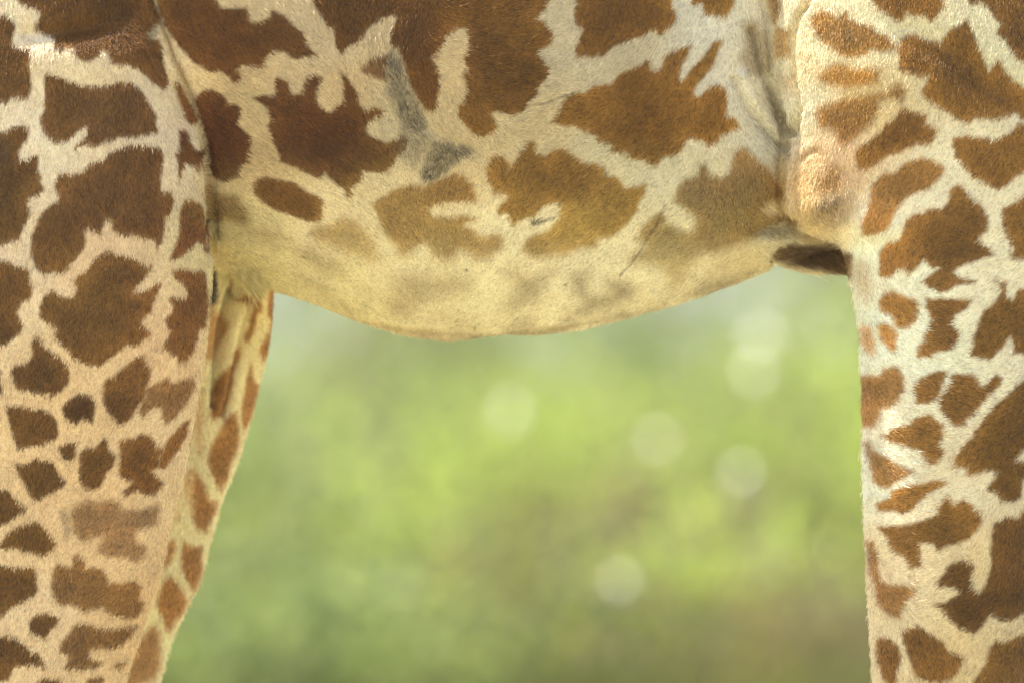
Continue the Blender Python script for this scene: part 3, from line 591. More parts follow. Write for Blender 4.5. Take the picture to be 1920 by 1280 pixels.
GREY = lin((84, 72, 55))
fleck = vnoise(gu, gv, 3.0, 97)
def paint(img, brown, text, seed):
    jag = 1.3 * vnoise(gu, gv, 8, seed) + 1.2 * vnoise(gu, gv, 4.0, seed + 1)
    mott = 1 + 0.15 * vnoise(gu, gv, 26, seed + 2)
    for line in text.strip().split('\n'):
        head, pts = line.split('|')
        sh, op, soft, tone = head.split()
        soft_raw = soft
        op, soft, tone = float(op), float(soft), float(tone)
        ox, oy, s_ = SHEET[sh]
        pg = np.array([[float(c) for c in q.split(',')] for q in pts.split()])
        pg = pg / s_ + (ox, oy)
        pad = 26
        a0, b0 = np.floor(pg.min(0)).astype(int) - pad
        a1, b1 = np.ceil(pg.max(0)).astype(int) + pad
        a0, a1, b0, b1 = max(a0, U0), min(a1, U1), max(b0, V0), min(b1, V1)
        if a1 <= a0 or b1 <= b0: continue
        sl = (slice(b0 - V0, b1 - V0), slice(a0 - U0, a1 - U0))
        uu, vv = gu[sl].astype(np.float32), gv[sl].astype(np.float32)
        inside = np.zeros(uu.shape, bool)
        dist = np.full(uu.shape, 1e9, np.float32)
        Q = np.roll(pg, -1, 0)
        for (x0, y0), (x1, y1) in zip(pg, Q):
            if y0 != y1:
                c = ((y0 > vv) != (y1 > vv)) & (uu < (x1 - x0) * (vv - y0) / (y1 - y0) + x0)
                inside ^= c
            dx, dy = x1 - x0, y1 - y0
            t = np.clip(((uu - x0) * dx + (vv - y0) * dy) / (dx * dx + dy * dy + 1e-9), 0, 1)
            dist = np.minimum(dist, (uu - x0 - t * dx) ** 2 + (vv - y0 - t * dy) ** 2)
        sd = np.where(inside, 1, -1) * np.sqrt(dist)
        if sh in 'FIK' and tone >= .5 and soft > 2.5: soft = soft + 7 * sstep(400, 500, vv)   # belly patches melt into the cream
        jj = jag[sl] * np.where(soft > 2, 1.0, 0.15)
        m_ = op * sstep(-soft * 1.25, soft * 1.25, sd + jj)
        if sh in 'FIK' and float(soft_raw) < 9.5: m_ = m_ * (1 - .40 * sstep(420, 540, vv))      # the belly coat pales downwards
        if tone < .5 and np.min(soft) > 4: m_ = m_ * (.86 + .35 * fleck[sl])
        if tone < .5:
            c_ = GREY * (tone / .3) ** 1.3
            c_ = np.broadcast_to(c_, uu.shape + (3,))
        else:
            core = 1.10 - 0.24 * sstep(2, 34, sd)
            c_ = brown[sl] * (tone ** 1.4 * core * mott[sl])[..., None]
        img[sl] = img[sl] * (1 - m_[..., None]) + c_ * m_[..., None]

cream, brown = field(CREAM), field(BROWN)
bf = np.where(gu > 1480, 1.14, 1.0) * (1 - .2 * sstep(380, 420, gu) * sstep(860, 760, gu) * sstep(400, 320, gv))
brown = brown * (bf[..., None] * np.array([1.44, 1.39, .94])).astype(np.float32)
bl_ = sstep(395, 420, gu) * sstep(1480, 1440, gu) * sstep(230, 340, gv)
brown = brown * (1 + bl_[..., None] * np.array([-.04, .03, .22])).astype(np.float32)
low = sstep(480, 640, gv) * sstep(420, 380, gu)
cream = cream * (1 + low[..., None] * np.array([.10, .12, .13])).astype(np.float32)
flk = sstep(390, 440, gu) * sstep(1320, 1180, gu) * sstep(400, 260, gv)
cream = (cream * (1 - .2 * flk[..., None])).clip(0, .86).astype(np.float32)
brown = brown * (1 + .20 * vnoise(gu, gv, 70, 90))[..., None]
coat = cream * (1 + 0.05 * vnoise(gu, gv, 40, 60) + 0.04 * vnoise(gu, gv, 12, 61))[..., None]
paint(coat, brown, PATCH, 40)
far_cream = np.broadcast_to(lin((244, 224, 172)).astype(np.float32), coat.shape)
far_brown = np.broadcast_to(lin((172, 124, 68)).astype(np.float32), coat.shape)
# flecks of dirt and small dark scabs on the belly
for _ in range(60):
    du_, dv_, dr_ = rng.uniform(420, 1480), rng.uniform(380, 620), rng.uniform(.8, 2.0)
    if _ < 12: du_, dv_ = rng.uniform(20, 1900), rng.uniform(20, 1250)
    sl = (slice(int(dv_) - V0 - 5, int(dv_) - V0 + 6), slice(int(du_) - U0 - 5, int(du_) - U0 + 6))
    m_ = .75 * sstep(dr_ + .8, dr_ - .8, np.hypot((gu[sl] - du_) / 1.3, gv[sl] - dv_))[..., None]
    coat[sl] = coat[sl] * (1 - m_) + lin((60, 50, 38)) * m_
coat_far = far_cream * (1 + 0.06 * vnoise(gu, gv, 40, 63))[..., None]
paint(coat_far, far_brown, PATCH_FAR, 50)

# coat away from the drawn flank: giraffe cells in space
seeds = rng.uniform((-1.7, -.2, 0), (2.0, 1.0, 4.3), (4200, 3))
keep = []
for s_ in seeds:                                   # thin the seeds to an even spacing
    if all((s_[0] - k[0]) ** 2 + (s_[1] - k[1]) ** 2 + (s_[2] - k[2]) ** 2 > .0145 for k in keep[-900:]):
        keep.append(s_)
seeds = np.array(keep)
TU = [a[0] for a in ((0, 283), (100, 320), (265, 379), (400, 393), (560, 390), (680, 381), (790, 362), (930, 331), (1080, 294), (1180, 262), (1280, 231), (1500, 165))]
TE = [a[1] for a in ((0, 283), (100, 320), (265, 379), (400, 393), (560, 390), (680, 381), (790, 362), (930, 331), (1080, 294), (1180, 262), (1280, 231), (1500, 165))]
def cells(P, u_, v_, f_):
    out = np.empty((len(P), 3), np.float32)
    i_ = np.clip(np.round(v_ - V0).astype(int), 30, coat.shape[0] - 31)
    j_ = np.clip(np.round(u_ - U0).astype(int), 30, coat.shape[1] - 31)
    CRA, BRA = np.where(f_[:, None], far_cream[0, 0], cream[i_, j_]), np.where(f_[:, None], far_brown[0, 0], brown[i_, j_])
    jx = P + 0.012 * np.stack([vnoise(P[:, 0] * 40, P[:, 2] * 40 + P[:, 1] * 40, 1.3, 70 + i) for i in range(3)], -1)
    for a in range(0, len(P), 4000):
        q = jx[a:a + 4000]
        lo, hi = q.min(0) - .25, q.max(0) + .25
        sel = seeds[np.all((seeds > lo) & (seeds < hi), axis=1)]
        if len(sel) < 2: sel = seeds
        d2 = ((q[:, None, :] - sel[None]) ** 2).sum(-1)
        pt = np.partition(d2, 1, axis=1)[:, :2]
        e = np.sqrt(pt[:, 1]) - np.sqrt(pt[:, 0])
        m_ = sstep(.016, .026, e)[:, None]
        out[a:a + 4000] = CRA[a:a + 4000] * (1 - m_) + BRA[a:a + 4000] * m_
    return out
def coat_at(P, du=0.0, dv=0.0):
    u_, v_, f_ = chart(P)
    u_ = u_ + du; v_ = v_ + dv
    ed = 13 * vnoise(u_, v_, 46, 300) - 15
    ins = (u_ > ed) & (u_ < 1920 - ed) & (v_ > ed) & (v_ < 1280 - ed) & ~(f_ & (u_ < np.interp(v_, TU, TE) - 22 + ed))
    i = np.clip(np.round(v_ - V0).astype(int), 0, coat.shape[0] - 1)
    j = np.clip(np.round(u_ - U0).astype(int), 0, coat.shape[1] - 1)
    c_ = np.where(f_[:, None], coat_far[i, j], coat[i, j])
    o_ = ~ins
    if o_.any():
        c_[o_] = cells(P[o_], u_[o_], v_[o_], f_[o_])
    return c_.astype(np.float32)

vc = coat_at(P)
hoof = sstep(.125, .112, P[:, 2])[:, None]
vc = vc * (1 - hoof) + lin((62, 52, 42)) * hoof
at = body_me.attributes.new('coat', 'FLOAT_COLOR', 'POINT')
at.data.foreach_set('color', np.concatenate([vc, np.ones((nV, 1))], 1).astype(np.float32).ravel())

m_skin, n, l, b = node_mat('short_coat_skin')
a_ = n.new('ShaderNodeAttribute'); a_.attribute_name = 'coat'
ns = n.new('ShaderNodeTexNoise'); ns.inputs['Scale'].default_value = 420; ns.inputs['Detail'].default_value = 4
tcs = n.new('ShaderNodeTexCoord')
mr = n.new('ShaderNodeMapRange'); mr.inputs['From Min'].default_value = .3; mr.inputs['From Max'].default_value = .7; mr.inputs['To Min'].default_value = .88; mr.inputs['To Max'].default_value = 1.08
mm = n.new('ShaderNodeMix'); mm.data_type = 'RGBA'; mm.blend_type = 'MULTIPLY'; mm.inputs['Factor'].default_value = 1
l.new(tcs.outputs['Object'], ns.inputs['Vector']); l.new(ns.outputs['Fac'], mr.inputs['Value'])
l.new(a_.outputs['Color'], mm.inputs['A']); l.new(mr.outputs['Result'], mm.inputs['B'])
l.new(mm.outputs['Result'], b.inputs['Base Color'])
b.inputs['Roughness'].default_value = 0.75
b.inputs['Specular IOR Level'].default_value = 0.2
body_me.materials.clear()
body_me.materials.append(m_skin)

giraffe = empty('giraffe', (0, .36, 0))
tag(giraffe, 'tall giraffe with brown patches on a cream coat, seen side-on', 'giraffe')
body = bpy.data.objects.new('body', body_me)
col.objects.link(body)
body.parent = giraffe
body.location = (0, -.36, 0)

# ------------------------------------------------------------------ fur
FLOW = [((50, 60), (-.15, 1)), ((200, 250), (-.1, 1)), ((100, 450), (-.1, 1)), ((300, 420), (-.05, 1)), ((380, 600), (-.15, 1)), ((200, 620), (-.35, .9)), ((60, 800), (-.1, 1)), ((330, 760), (-.55, .8)), ((200, 900), (-.5, .8)), ((240, 1100), (-.65, .75)), ((60, 1100), (-.15, 1)), ((320, 960), (-.45, .9)), ((60, 1260), (-.3, .95)),
        ((420, 60), (.75, .65)), ((450, 250), (.85, .5)), ((600, 250), (.85, .5)), ((560, 120), (.8, .55)), ((650, 60), (.35, .95)), ((540, 370), (.8, .6)), ((500, 450), (.85, .5)), ((640, 450), (.75, .6)), ((700, 170), (.5, .85)),
        ((730, 60), (.3, -.95)), ((800, 170), (.35, .93)), ((850, 120), (.8, .25)), ((860, 230), (.4, .9)), ((960, 60), (.97, -.2)), ((960, 160), (1, -.12)), ((1060, 200), (.93, -.33)), ((900, 270), (.75, .6)),
        ((1150, 80), (-.6, .8)), ((1200, 230), (-.75, .65)), ((1330, 150), (-.55, .85)), ((1080, 350), (-.75, .65)), ((950, 380), (-.55, .85)), ((860, 350), (-.5, .85)), ((790, 420), (.25, .97)), ((740, 430), (.6, .8)), ((900, 480), (-.3, .95)),
        ((900, 570), (-.3, .95)), ((1100, 520), (-.6, .8)), ((1380, 330), (.1, 1)), ((1300, 430), (-.7, .7)), ((1400, 440), (.2, 1)), ((1430, 250), (.5, .85)), ((1430, 120), (.2, 1)), ((1450, 440), (.9, .3)), ((1400, 500), (-.85, .5)), ((1530, 490), (.85, .5)),
        ((1560, 60), (.1, 1)), ((1500, 300), (-.05, 1)), ((1550, 370), (.15, 1)), ((1530, 420), (.7, .6)), ((1680, 60), (-.1, 1)), ((1850, 120), (-.2, 1)), ((1640, 230), (-.35, .93)), ((1700, 320), (-.5, .85)), ((1850, 300), (-.55, .83)), ((1600, 430), (-.3, .95)),
        ((1640, 520), (.35, .93)), ((1700, 470), (-.5, .85)), ((1800, 480), (-.8, .5)), ((1720, 600), (.97, .25)), ((1860, 600), (-.75, .65)), ((1660, 700), (.9, .35)), ((1800, 760), (1, .1)), ((1660, 850), (.95, .3)), ((1860, 850), (-.7, .7)), ((1740, 960), (.95, -.1)), ((1880, 1020), (-.4, .9)), ((1660, 1100), (.8, .5)), ((1780, 1120), (-.85, .5)), ((1720, 1230), (.4, .92)), ((1880, 1240), (-.6, .8)), ((1690, 1030), (.8, -.3))]
def flow(u, v):
    a2 = [((p[0], p[1]), (math.cos(2 * math.atan2(d[1], d[0])), math.sin(2 * math.atan2(d[1], d[0])))) for p, d in FLOW]
    t = idw(a2, u, v, 4.0)
    ang = 0.5 * np.arctan2(t[..., 1], t[..., 0])
    ang = np.where(np.sin(ang) < 0, ang + math.pi, ang)        # hair lies downwards
    return ang
body_me.calc_loop_triangles()
nT = len(body_me.loop_triangles)
tv = np.empty(nT * 3, np.int32); body_me.loop_triangles.foreach_get('vertices', tv); tv = tv.reshape(-1, 3)
A, B, C = P[tv[:, 0]], P[tv[:, 1]], P[tv[:, 2]]
cr_ = np.cross(B - A, C - A)
area = 0.5 * np.linalg.norm(cr_, axis=1)
cen = (A + B + C) / 3
nrm = cr_ / (2 * area[:, None] + 1e-12)
u, v, f_ = chart(cen)
vis = sstep(.45, .1, nrm[:, 1])                                  # the side of the animal that is turned to the viewer
wz = sstep(-300, -60, u) * sstep(2240, 1990, u) * sstep(-300, -50, v) * sstep(1560, 1330, v)
deep = (cen[:, 1] > .25) & ~f_ & (v < 560) & ((u < 1400) | (v < 400)) & (nrm[:, 2] > -.3)
wgt = area * vis * wz * np.where(deep, 0, 1)
hid = (cen[:, 1] > .35) & (u > 1640)
wgt[hid] *= .1
wgt *= 1 + 5 * np.exp(-(((u - 455) / 26) ** 2 + ((v - 530) / 18) ** 2)) * (cen[:, 1] > .1)
NH = 880000
tri = rng.choice(nT, NH, p=wgt / wgt.sum())
r1_, r2_ = rng.random(NH), rng.random(NH)
sq = np.sqrt(r1_)
w0, w1, w2 = (1 - sq)[:, None], (sq * (1 - r2_))[:, None], (sq * r2_)[:, None]
root = A[tri] * w0 + B[tri] * w1 + C[tri] * w2
nn = N[tv[tri, 0]] * w0 + N[tv[tri, 1]] * w1 + N[tv[tri, 2]] * w2
nn /= np.linalg.norm(nn, axis=1, keepdims=True)
u, v, f_ = chart(root)
# flow on a coarse grid, then looked up
fa, fb = np.meshgrid(np.arange(-320, 2260, 12.0), np.arange(-320, 1580, 12.0))
fl = flow(fa, fb)
iu = np.clip(((u + 320) / 12), 0, fl.shape[1] - 1.01); iv = np.clip(((v + 320) / 12), 0, fl.shape[0] - 1.01)
i0, j0 = iv.astype(int), iu.astype(int)
def bl(Fd):
    f, g_ = iv - i0, iu - j0
    return (Fd[i0, j0] * (1 - f) + Fd[i0 + 1, j0] * f) * (1 - g_) + (Fd[i0, j0 + 1] * (1 - f) + Fd[i0 + 1, j0 + 1] * f) * g_
# blend the double angle so that opposite neighbours do not cancel
c2, s2 = bl(np.cos(2 * fl)), bl(np.sin(2 * fl))
ang = 0.5 * np.arctan2(s2, c2)
ang = np.where(np.sin(ang) < 0, ang + math.pi, ang)
ang = np.where(f_, math.radians(105), ang)
ang = ang + 0.22 * vnoise(u, v, 16, 80) + 0.11 * rng.standard_normal(NH)
t3 = np.stack([np.cos(ang), np.zeros(NH), -np.sin(ang)], -1)
t3 -= nn * (t3 * nn).sum(1, keepdims=True)
t3 /= np.linalg.norm(t3, axis=1, keepdims=True) + 1e-9
clump = vnoise(u, v, 7, 81)
lift = np.clip(0.22 + 0.09 * clump + 0.08 * rng.standard_normal(NH), .08, .8)
L = (0.0060 + 0.0013 * vnoise(u, v, 60, 82)) * (1 - .3 * sstep(430, 540, v) * (u > 395) * (u < 1480)) * rng.uniform(.6, 1.3, NH)
L *= np.where(f_, 1.0, 1.0)
stray = rng.random(NH) < .025
L *= np.where(stray, rng.uniform(1.3, 2.2, NH), 1)
lift = np.where(stray, lift + .35, lift)
# longer wisps: groin, elbow, underside
tuft = np.exp(-(((u - 455) / 26) ** 2 + ((v - 528) / 20) ** 2)) * (P[tv[tri, 0], 1] > .1)
L *= 1 + 3.6 * tuft
und = sstep(-.75, -.95, nn[:, 2]) * (v > 450) * (u < 1300)
L *= 1 + .8 * und * rng.random(NH) ** 6
keel = ((u > 1440) & (v > 455) & (root[:, 1] > .3)) * 1.0
L *= 1 + 1.2 * keel
lift = lift + .25 * tuft + .1 * und
k_ = np.cos(lift)[:, None]; s_ = np.sin(lift)[:, None]
p1 = root + (t3 * k_ + nn * s_) * (L * .5)[:, None]
p2 = p1 + (t3 * np.cos(lift * .3)[:, None] + nn * np.sin(lift * .3)[:, None] - np.array([0, 0, 1]) * (.5 * tuft + .1 * und)[:, None]) * (L * .5)[:, None]
pos = np.stack([root - nn * .0006, p1, p2], 1).astype(np.float32)
# each hair takes the coat colour a little upstream of its root, so that patch edges break up along the lie of the hair
jr = rng.random(NH) * 6 * (1 + .8 * clump)
cc = coat_at(root, -np.cos(ang) * (jr - 2.6), -np.sin(ang) * (jr - 2.6))
cc = cc * (1 + (0.40 - .23 * sstep(.12, .4, cc[:, 1])) * rng.standard_normal(NH) + 0.10 * clump)[:, None].clip(.45, 1.7)
cc = cc.clip(0.004, .9)
hc = bpy.data.hair_curves.new('fur')
hc.add_curves([3] * NH)
hc.attributes['position'].data.foreach_set('vector', pos.ravel())
ra = hc.attributes.get('radius') or hc.attributes.new('radius', 'FLOAT', 'POINT')
rad = np.tile(np.array([.00042, .00040, .00012], np.float32), NH) * np.repeat(rng.uniform(.8, 1.25, NH).astype(np.float32), 3)
ra.data.foreach_set('value', rad)
ca_ = hc.attributes.new('coat', 'FLOAT_COLOR', 'CURVE')
ca_.data.foreach_set('color', np.concatenate([cc, np.ones((NH, 1))], 1).astype(np.float32).ravel())
m_fur, n, l, b = node_mat('fur')
a_ = n.new('ShaderNodeAttribute'); a_.attribute_name = 'coat'
l.new(a_.outputs['Color'], b.inputs['Base Color'])
b.inputs['Roughness'].default_value = 0.42
b.inputs['Specular IOR Level'].default_value = 0.35
hc.materials.append(m_fur)
fur = bpy.data.objects.new('fur', hc)
col.objects.link(fur)
fur.parent = giraffe
fur.location = (0, -.36, 0)
tag(fur, kind='stuff')

# ================================================================== vegetation behind
def leaf_mat(name, c, trans, rough=.5):
    m = bpy.data.materials.new(name); m.use_nodes = True
    n, l = m.node_tree.nodes, m.node_tree.links
    b = n['Principled BSDF']
    at = n.new('ShaderNodeAttribute'); at.attribute_name = 'shade'
    rp = n.new('ShaderNodeValToRGB')
    rp.color_ramp.elements[0].color = (c[0] * .5, c[1] * .52, c[2] * .5, 1)
    rp.color_ramp.elements[1].color = (c[0] * 1.35, c[1] * 1.3, c[2] * 1.2, 1)
    l.new(at.outputs['Fac'], rp.inputs['Fac'])
    l.new(rp.outputs['Color'], b.inputs['Base Color'])
    b.inputs['Roughness'].default_value = rough
    tr = n.new('ShaderNodeBsdfTranslucent')
    mxx = n.new('ShaderNodeMix'); mxx.data_type = 'RGBA'; mxx.blend_type = 'MULTIPLY'; mxx.inputs['Factor'].default_value = 1
    mxx.inputs['B'].default_value = (*trans, 1)
    l.new(rp.outputs['Color'], mxx.inputs['A']); l.new(mxx.outputs['Result'], tr.inputs['Color'])
    ms = n.new('ShaderNodeMixShader'); ms.inputs['Fac'].default_value = .5
    l.new(b.outputs['BSDF'], ms.inputs[1]); l.new(tr.outputs['BSDF'], ms.inputs[2])
    l.new(ms.outputs['Shader'], n['Material Output'].inputs['Surface'])
    return m
M_FRESH = leaf_mat('fresh_leaf', (.165, .20, .046), (4.2, 4.2, 3.6))
M_GREEN = leaf_mat('green_leaf', (.13, .165, .058), (4.0, 3.8, 3.2))
M_OLIVE = leaf_mat('olive_leaf', (.11, .125, .036), (3.6, 3.5, 2.6))
M_DRY = leaf_mat('dry_leaf', (.19, .16, .08), (2.0, 1.8, 1.4))
M_GLOSS = leaf_mat('glint_leaf', (.10, .14, .03), (2.2, 2.2, 1.5), rough=.32)
m_bark, n, l, b = node_mat('bark')
nb = n.new('ShaderNodeTexNoise'); nb.inputs['Scale'].default_value = 9; nb.inputs['Detail'].default_value = 6
rb = n.new('ShaderNodeValToRGB')
rb.color_ramp.elements[0].color = (.07, .05, .035, 1); rb.color_ramp.elements[1].color = (.24, .19, .14, 1)
l.new(nb.outputs['Fac'], rb.inputs['Fac']); l.new(rb.outputs['Color'], b.inputs['Base Color'])
b.inputs['Roughness'].default_value = .9

def leaves(cent, nrm_, size, rr, fold=1.0):
    """one folded leaf per centre: 6 points, two quads"""
    k = len(cent)
    nrm_ = nrm_ / np.linalg.norm(nrm_, axis=1, keepdims=True)
    a = rr.standard_normal((k, 3)); a -= nrm_ * (a * nrm_).sum(1, keepdims=True); a /= np.linalg.norm(a, axis=1, keepdims=True)
    s = np.cross(nrm_, a)
    L_ = size[:, None]
    W_ = L_ * .26
    V = np.stack([cent - a * L_ * .5, cent - a * L_ * .05 + s * W_ + nrm_ * L_ * .06 * fold, cent + a * L_ * .5 - nrm_ * L_ * .08 * fold, cent - a * L_ * .05 - s * W_ + nrm_ * L_ * .06 * fold, cent], 1)
    V[:, 4] -= nrm_ * L_ * .02 * fold
    i = np.arange(k)[:, None] * 5
    F = np.concatenate([i + [[0, 4, 1]], i + [[1, 4, 2]], i + [[2, 4, 3]], i + [[3, 4, 0]]], 0)
    return V.reshape(-1, 3), F

def branch_mesh(segs):
    V, F = [], []
    for p, q, r0, r1 in segs:
        p, q = np.array(p), np.array(q)
        d = q - p; d = d / (np.linalg.norm(d) + 1e-9)
        a = np.cross(d, (0.3, .2, .9)); a /= np.linalg.norm(a); b_ = np.cross(d, a)
        o = len(V)
        for c, r in ((p, r0), (q, r1)):
            for k in range(7):
                t = 2 * math.pi * k / 7
                V.append(c + r * (math.cos(t) * a + math.sin(t) * b_))
        for k in range(7):
            F.append((o + k, o + (k + 1) % 7, o + 7 + (k + 1) % 7, o + 7 + k))
    return V, F

def plant(name, label, cat, x, y, wd, ht, base, nclump, per, mat, seed, group=None, leaf=.09, dry=0.0, spread=.30):
    rr = np.random.default_rng(seed)
    root_ = empty(name, (x, y, 0))
    tag(root_, label, cat, group)
    # clump centres through the crown, denser towards the outside
    d = rr.standard_normal((nclump, 3)); d /= np.linalg.norm(d, axis=1, keepdims=True)
    rad_ = rr.uniform(.35, 1, nclump) ** .5
    cc_ = d * rad_[:, None] * np.array([wd / 2, wd / 2 * .8, (ht - base) / 2]) * rr.uniform(.8, 1.12, (nclump, 1))
    if base < 1:                                   # bushes are domes, leafy down to the ground
        cc_[:, 2] = np.abs(cc_[:, 2]) * 2 * (1 - base / ht)
        cc_[:, 2] *= rr.uniform(.55, 1, nclump)
    else:
        cc_[:, 2] += (ht + base) / 2
    cc_[:, 2] = np.maximum(cc_[:, 2], .1)
    segs = []
    ntr = 1 if base > 1 else rr.integers(4, 7)
    r0 = .02 + .028 * ht
    if ntr == 1:
        fork = np.array([rr.uniform(-.2, .2), 0, base * .9 + .2])
        segs.append(((0, 0, 0), fork * .5 + (0.05, 0, 0), r0, r0 * .8)); segs.append((fork * .5 + (0.05, 0, 0), fork, r0 * .8, r0 * .65))
        starts = [fork] * 6
    else:
        starts = []
        for _ in range(ntr):
            e = np.array([rr.uniform(-.3, .3) * wd, rr.uniform(-.25, .25) * wd, ht * rr.uniform(.2, .4)])
            segs.append(((e[0] * .15, e[1] * .15, 0), e, r0 * .5, r0 * .3)); starts.append(e)
    for c in cc_[:: max(1, nclump // 40)]:
        s0 = min(starts, key=lambda q: np.linalg.norm(np.asarray(q) - c) + (0 if base > 1 else 0))
        mid = (np.asarray(s0) + c) / 2 + rr.uniform(-.1, .1, 3) * ht * .3
        segs.append((s0, mid, r0 * .3, r0 * .16)); segs.append((mid, c, r0 * .16, r0 * .05))
    V, F = branch_mesh(segs)
    mesh_obj('trunk' if base > 1 else 'stem', V, F, m_bark, root_)
    cl = np.repeat(cc_, per, 0)
    k = len(cl)
    cen_ = cl + rr.standard_normal((k, 3)) * spread * np.array([1, 1, .8]) * (0.6 + .5 * np.repeat(rr.random(nclump), per)[:, None])
    cen_[:, 2] = np.maximum(cen_[:, 2], .04)
    nr = rr.standard_normal((k, 3)) + np.array([0, 0, .7])
    V, F = leaves(cen_, nr, leaf * rr.uniform(.6, 1.3, k), rr)
    o = quad_mesh('crown', V, F, mat, root_)
    sh = np.clip(np.repeat(rr.uniform(.15, .85, nclump), per) + .18 * rr.standard_normal(k), 0, 1)
    a = o.data.attributes.new('shade', 'FLOAT', 'POINT')
    a.data.foreach_set('value', np.repeat(sh, 5).astype(np.float32))
    return root_
GLINT = {}
def glint(px, py, y, r, key):
    k = (16 + y) / 16
    GLINT.setdefault(key, []).append(((px - 960) / U * k, y, CAM_Z + (640 - py) / U * k, r))
for g_ in ((1425, 632, 33.5, .076, 1), (1418, 700, 33.7, .062, 1), (1230, 828, 31.0, .06, 6), (1390, 885, 26.6, .05, 15),
           (960, 770, 32.8, .056, 11), (1165, 1085, 25.2, .046, 13)):
    glint(*g_)
BG = [
 ('bush', 'bright yellow-green bush beside the foreleg, level with the middle of the gap', 'bush', 1.75, 36.0, 2.9, 2.35, .2, 46, 90, M_FRESH, 1),
 ('bush', 'pale green bush just right of the far hind leg', 'bush', -1.35, 40.0, 2.8, 2.1, .15, 46, 90, M_GREEN, 2),
 ('bush', 'fresh green bush in the middle of the gap under the belly', 'bush', .15, 44.0, 2.6, 2.4, .25, 44, 90, M_FRESH, 3),
 ('bush', 'low olive bush at the bottom right, next to the foreleg', 'bush', 1.65, 29.0, 1.8, 1.0, .02, 30, 90, M_OLIVE, 4),
 ('bush', 'low dark bush at the bottom left, next to the hind leg', 'bush', -1.25, 30.0, 2.0, .95, .02, 30, 90, M_OLIVE, 5),
 ('dry_bush', 'brownish half-dry bush low in the middle of the gap', 'bush', .5, 32.0, 2.0, 1.05, .02, 30, 80, M_DRY, 6),
 ('bush', 'low bright green bush left of the brownish half-dry bush', 'bush', -.35, 34.5, 1.9, 1.25, .02, 32, 90, M_FRESH, 11),
 ('bush', 'olive bush in shade behind the middle of the belly', 'bush', -.1, 50.0, 3.4, 3.4, .3, 46, 90, M_OLIVE, 7),
 ('bush', 'small tan-green shrub low at the bottom right corner of the gap', 'bush', 1.25, 25.5, 1.1, .62, .01, 18, 90, M_DRY, 12),
 ('bush', 'small olive shrub low at the bottom, centre of the gap', 'bush', .15, 26.0, 1.4, .6, .01, 20, 90, M_OLIVE, 13),
 ('bush', 'small green shrub low at the bottom left of the gap', 'bush', -.85, 25.0, 1.2, .66, .01, 20, 90, M_GREEN, 14),
 ('bush', 'small yellow-green shrub low at the bottom, right of centre', 'bush', .8, 27.5, 1.0, .72, .01, 16, 90, M_FRESH, 15),
 ('tree', 'spreading green tree behind the hind legs', 'tree', -4.2, 52.0, 5.5, 5.2, .9, 70, 100, M_GREEN, 8),
 ('tree', 'leafy yellow-green tree behind the foreleg', 'tree', 4.7, 50.0, 5.0, 5.5, 1.2, 70, 100, M_FRESH, 9),
 ('tree', 'dusty olive tree farthest back between the two nearer trees', 'tree', .8, 66.0, 7.5, 6.0, .9, 80, 80, M_GREEN, 10),
]
BG += [
 ('bush', 'tall yellow-green bush in the second row, next to the foreleg', 'bush', 2.3, 46.0, 3.2, 3.0, .2, 50, 90, M_FRESH, 21),
 ('bush', 'wide green bush in the second row, right of the middle', 'bush', 1.2, 49.0, 3.0, 2.8, .2, 50, 90, M_GREEN, 22),
 ('bush', 'tall green bush in the second row, next to the far hind leg', 'bush', -2.2, 47.0, 3.0, 2.9, .2, 50, 90, M_GREEN, 23),
]
half = Vector((0, -1, .0)).normalized() + to_sun
half.normalize()
for t in BG:
    r_ = plant(*t[:11], seed=t[11])
    for (gx_, gy_, gz_, sz) in GLINT.get(t[11], []):
        rr = np.random.default_rng(int(gz_ * 1000))
        V, F = leaves(rr.uniform(-1, 1, (3, 3)) * np.array([sz, .05, sz]) * .4, np.array([half[:]] * 3) + .02 * rr.standard_normal((3, 3)), np.full(3, sz * 1.45), rr, .05)
        o = quad_mesh('glint_leaf', V, F, M_GLOSS, r_)  # leaves added, with a twig each, to glint the sun at the camera
        o.location = (gx_ - t[3], gy_ - t[4], gz_)
        e_ = np.array([gx_ - t[3], gy_ - t[4], gz_])
        tv_, tf_ = branch_mesh([(e_ * (.3, .3, .7), e_ * (.8, .8, .97), .008, .005), (e_ * (.8, .8, .97), e_ + (0, .02, 0), .005, .002)])
        mesh_obj('twig', tv_, tf_, m_bark, r_)
        a = o.data.attributes.new('shade', 'FLOAT', 'POINT')
        a.data.foreach_set('value', np.full(15, .6, np.float32))

# ------------------------------------------------------------------ tall grass between the bushes
rr = np.random.default_rng(99)
NG = 45000
tx, ty = rr.uniform(-12, 12, 900), rr.uniform(21, 64, 900)
tx[:560] = rr.uniform(-5.5, 5.5, 560)
ti_ = rr.integers(0, 900, NG)
bx_ = tx[ti_] + rr.normal(0, .28, NG); by_ = ty[ti_] + rr.normal(0, .28, NG)
hh = rr.uniform(.12, .42, NG) * (.6 + .6 * rr.random(900)[ti_])
la = rr.uniform(0, 2 * math.pi, NG); ln = rr.uniform(.1, .5, NG) * hh
wa = rr.uniform(0, math.pi, NG); ww = rr.uniform(.004, .009, NG)
b0 = np.stack([bx_, by_, np.zeros(NG)], -1)
sd_ = np.stack([np.cos(wa), np.sin(wa), np.zeros(NG)], -1) * ww[:, None]
md_ = b0 + np.stack([np.cos(la) * ln * .3, np.sin(la) * ln * .3, hh * .6], -1)
tp = b0 + np.stack([np.cos(la) * ln, np.sin(la) * ln, hh], -1)
V = np.stack([b0 - sd_, b0 + sd_, md_ + sd_ * .8, md_ - sd_ * .8, tp], 1).reshape(-1, 3)
i = np.arange(NG)[:, None] * 5
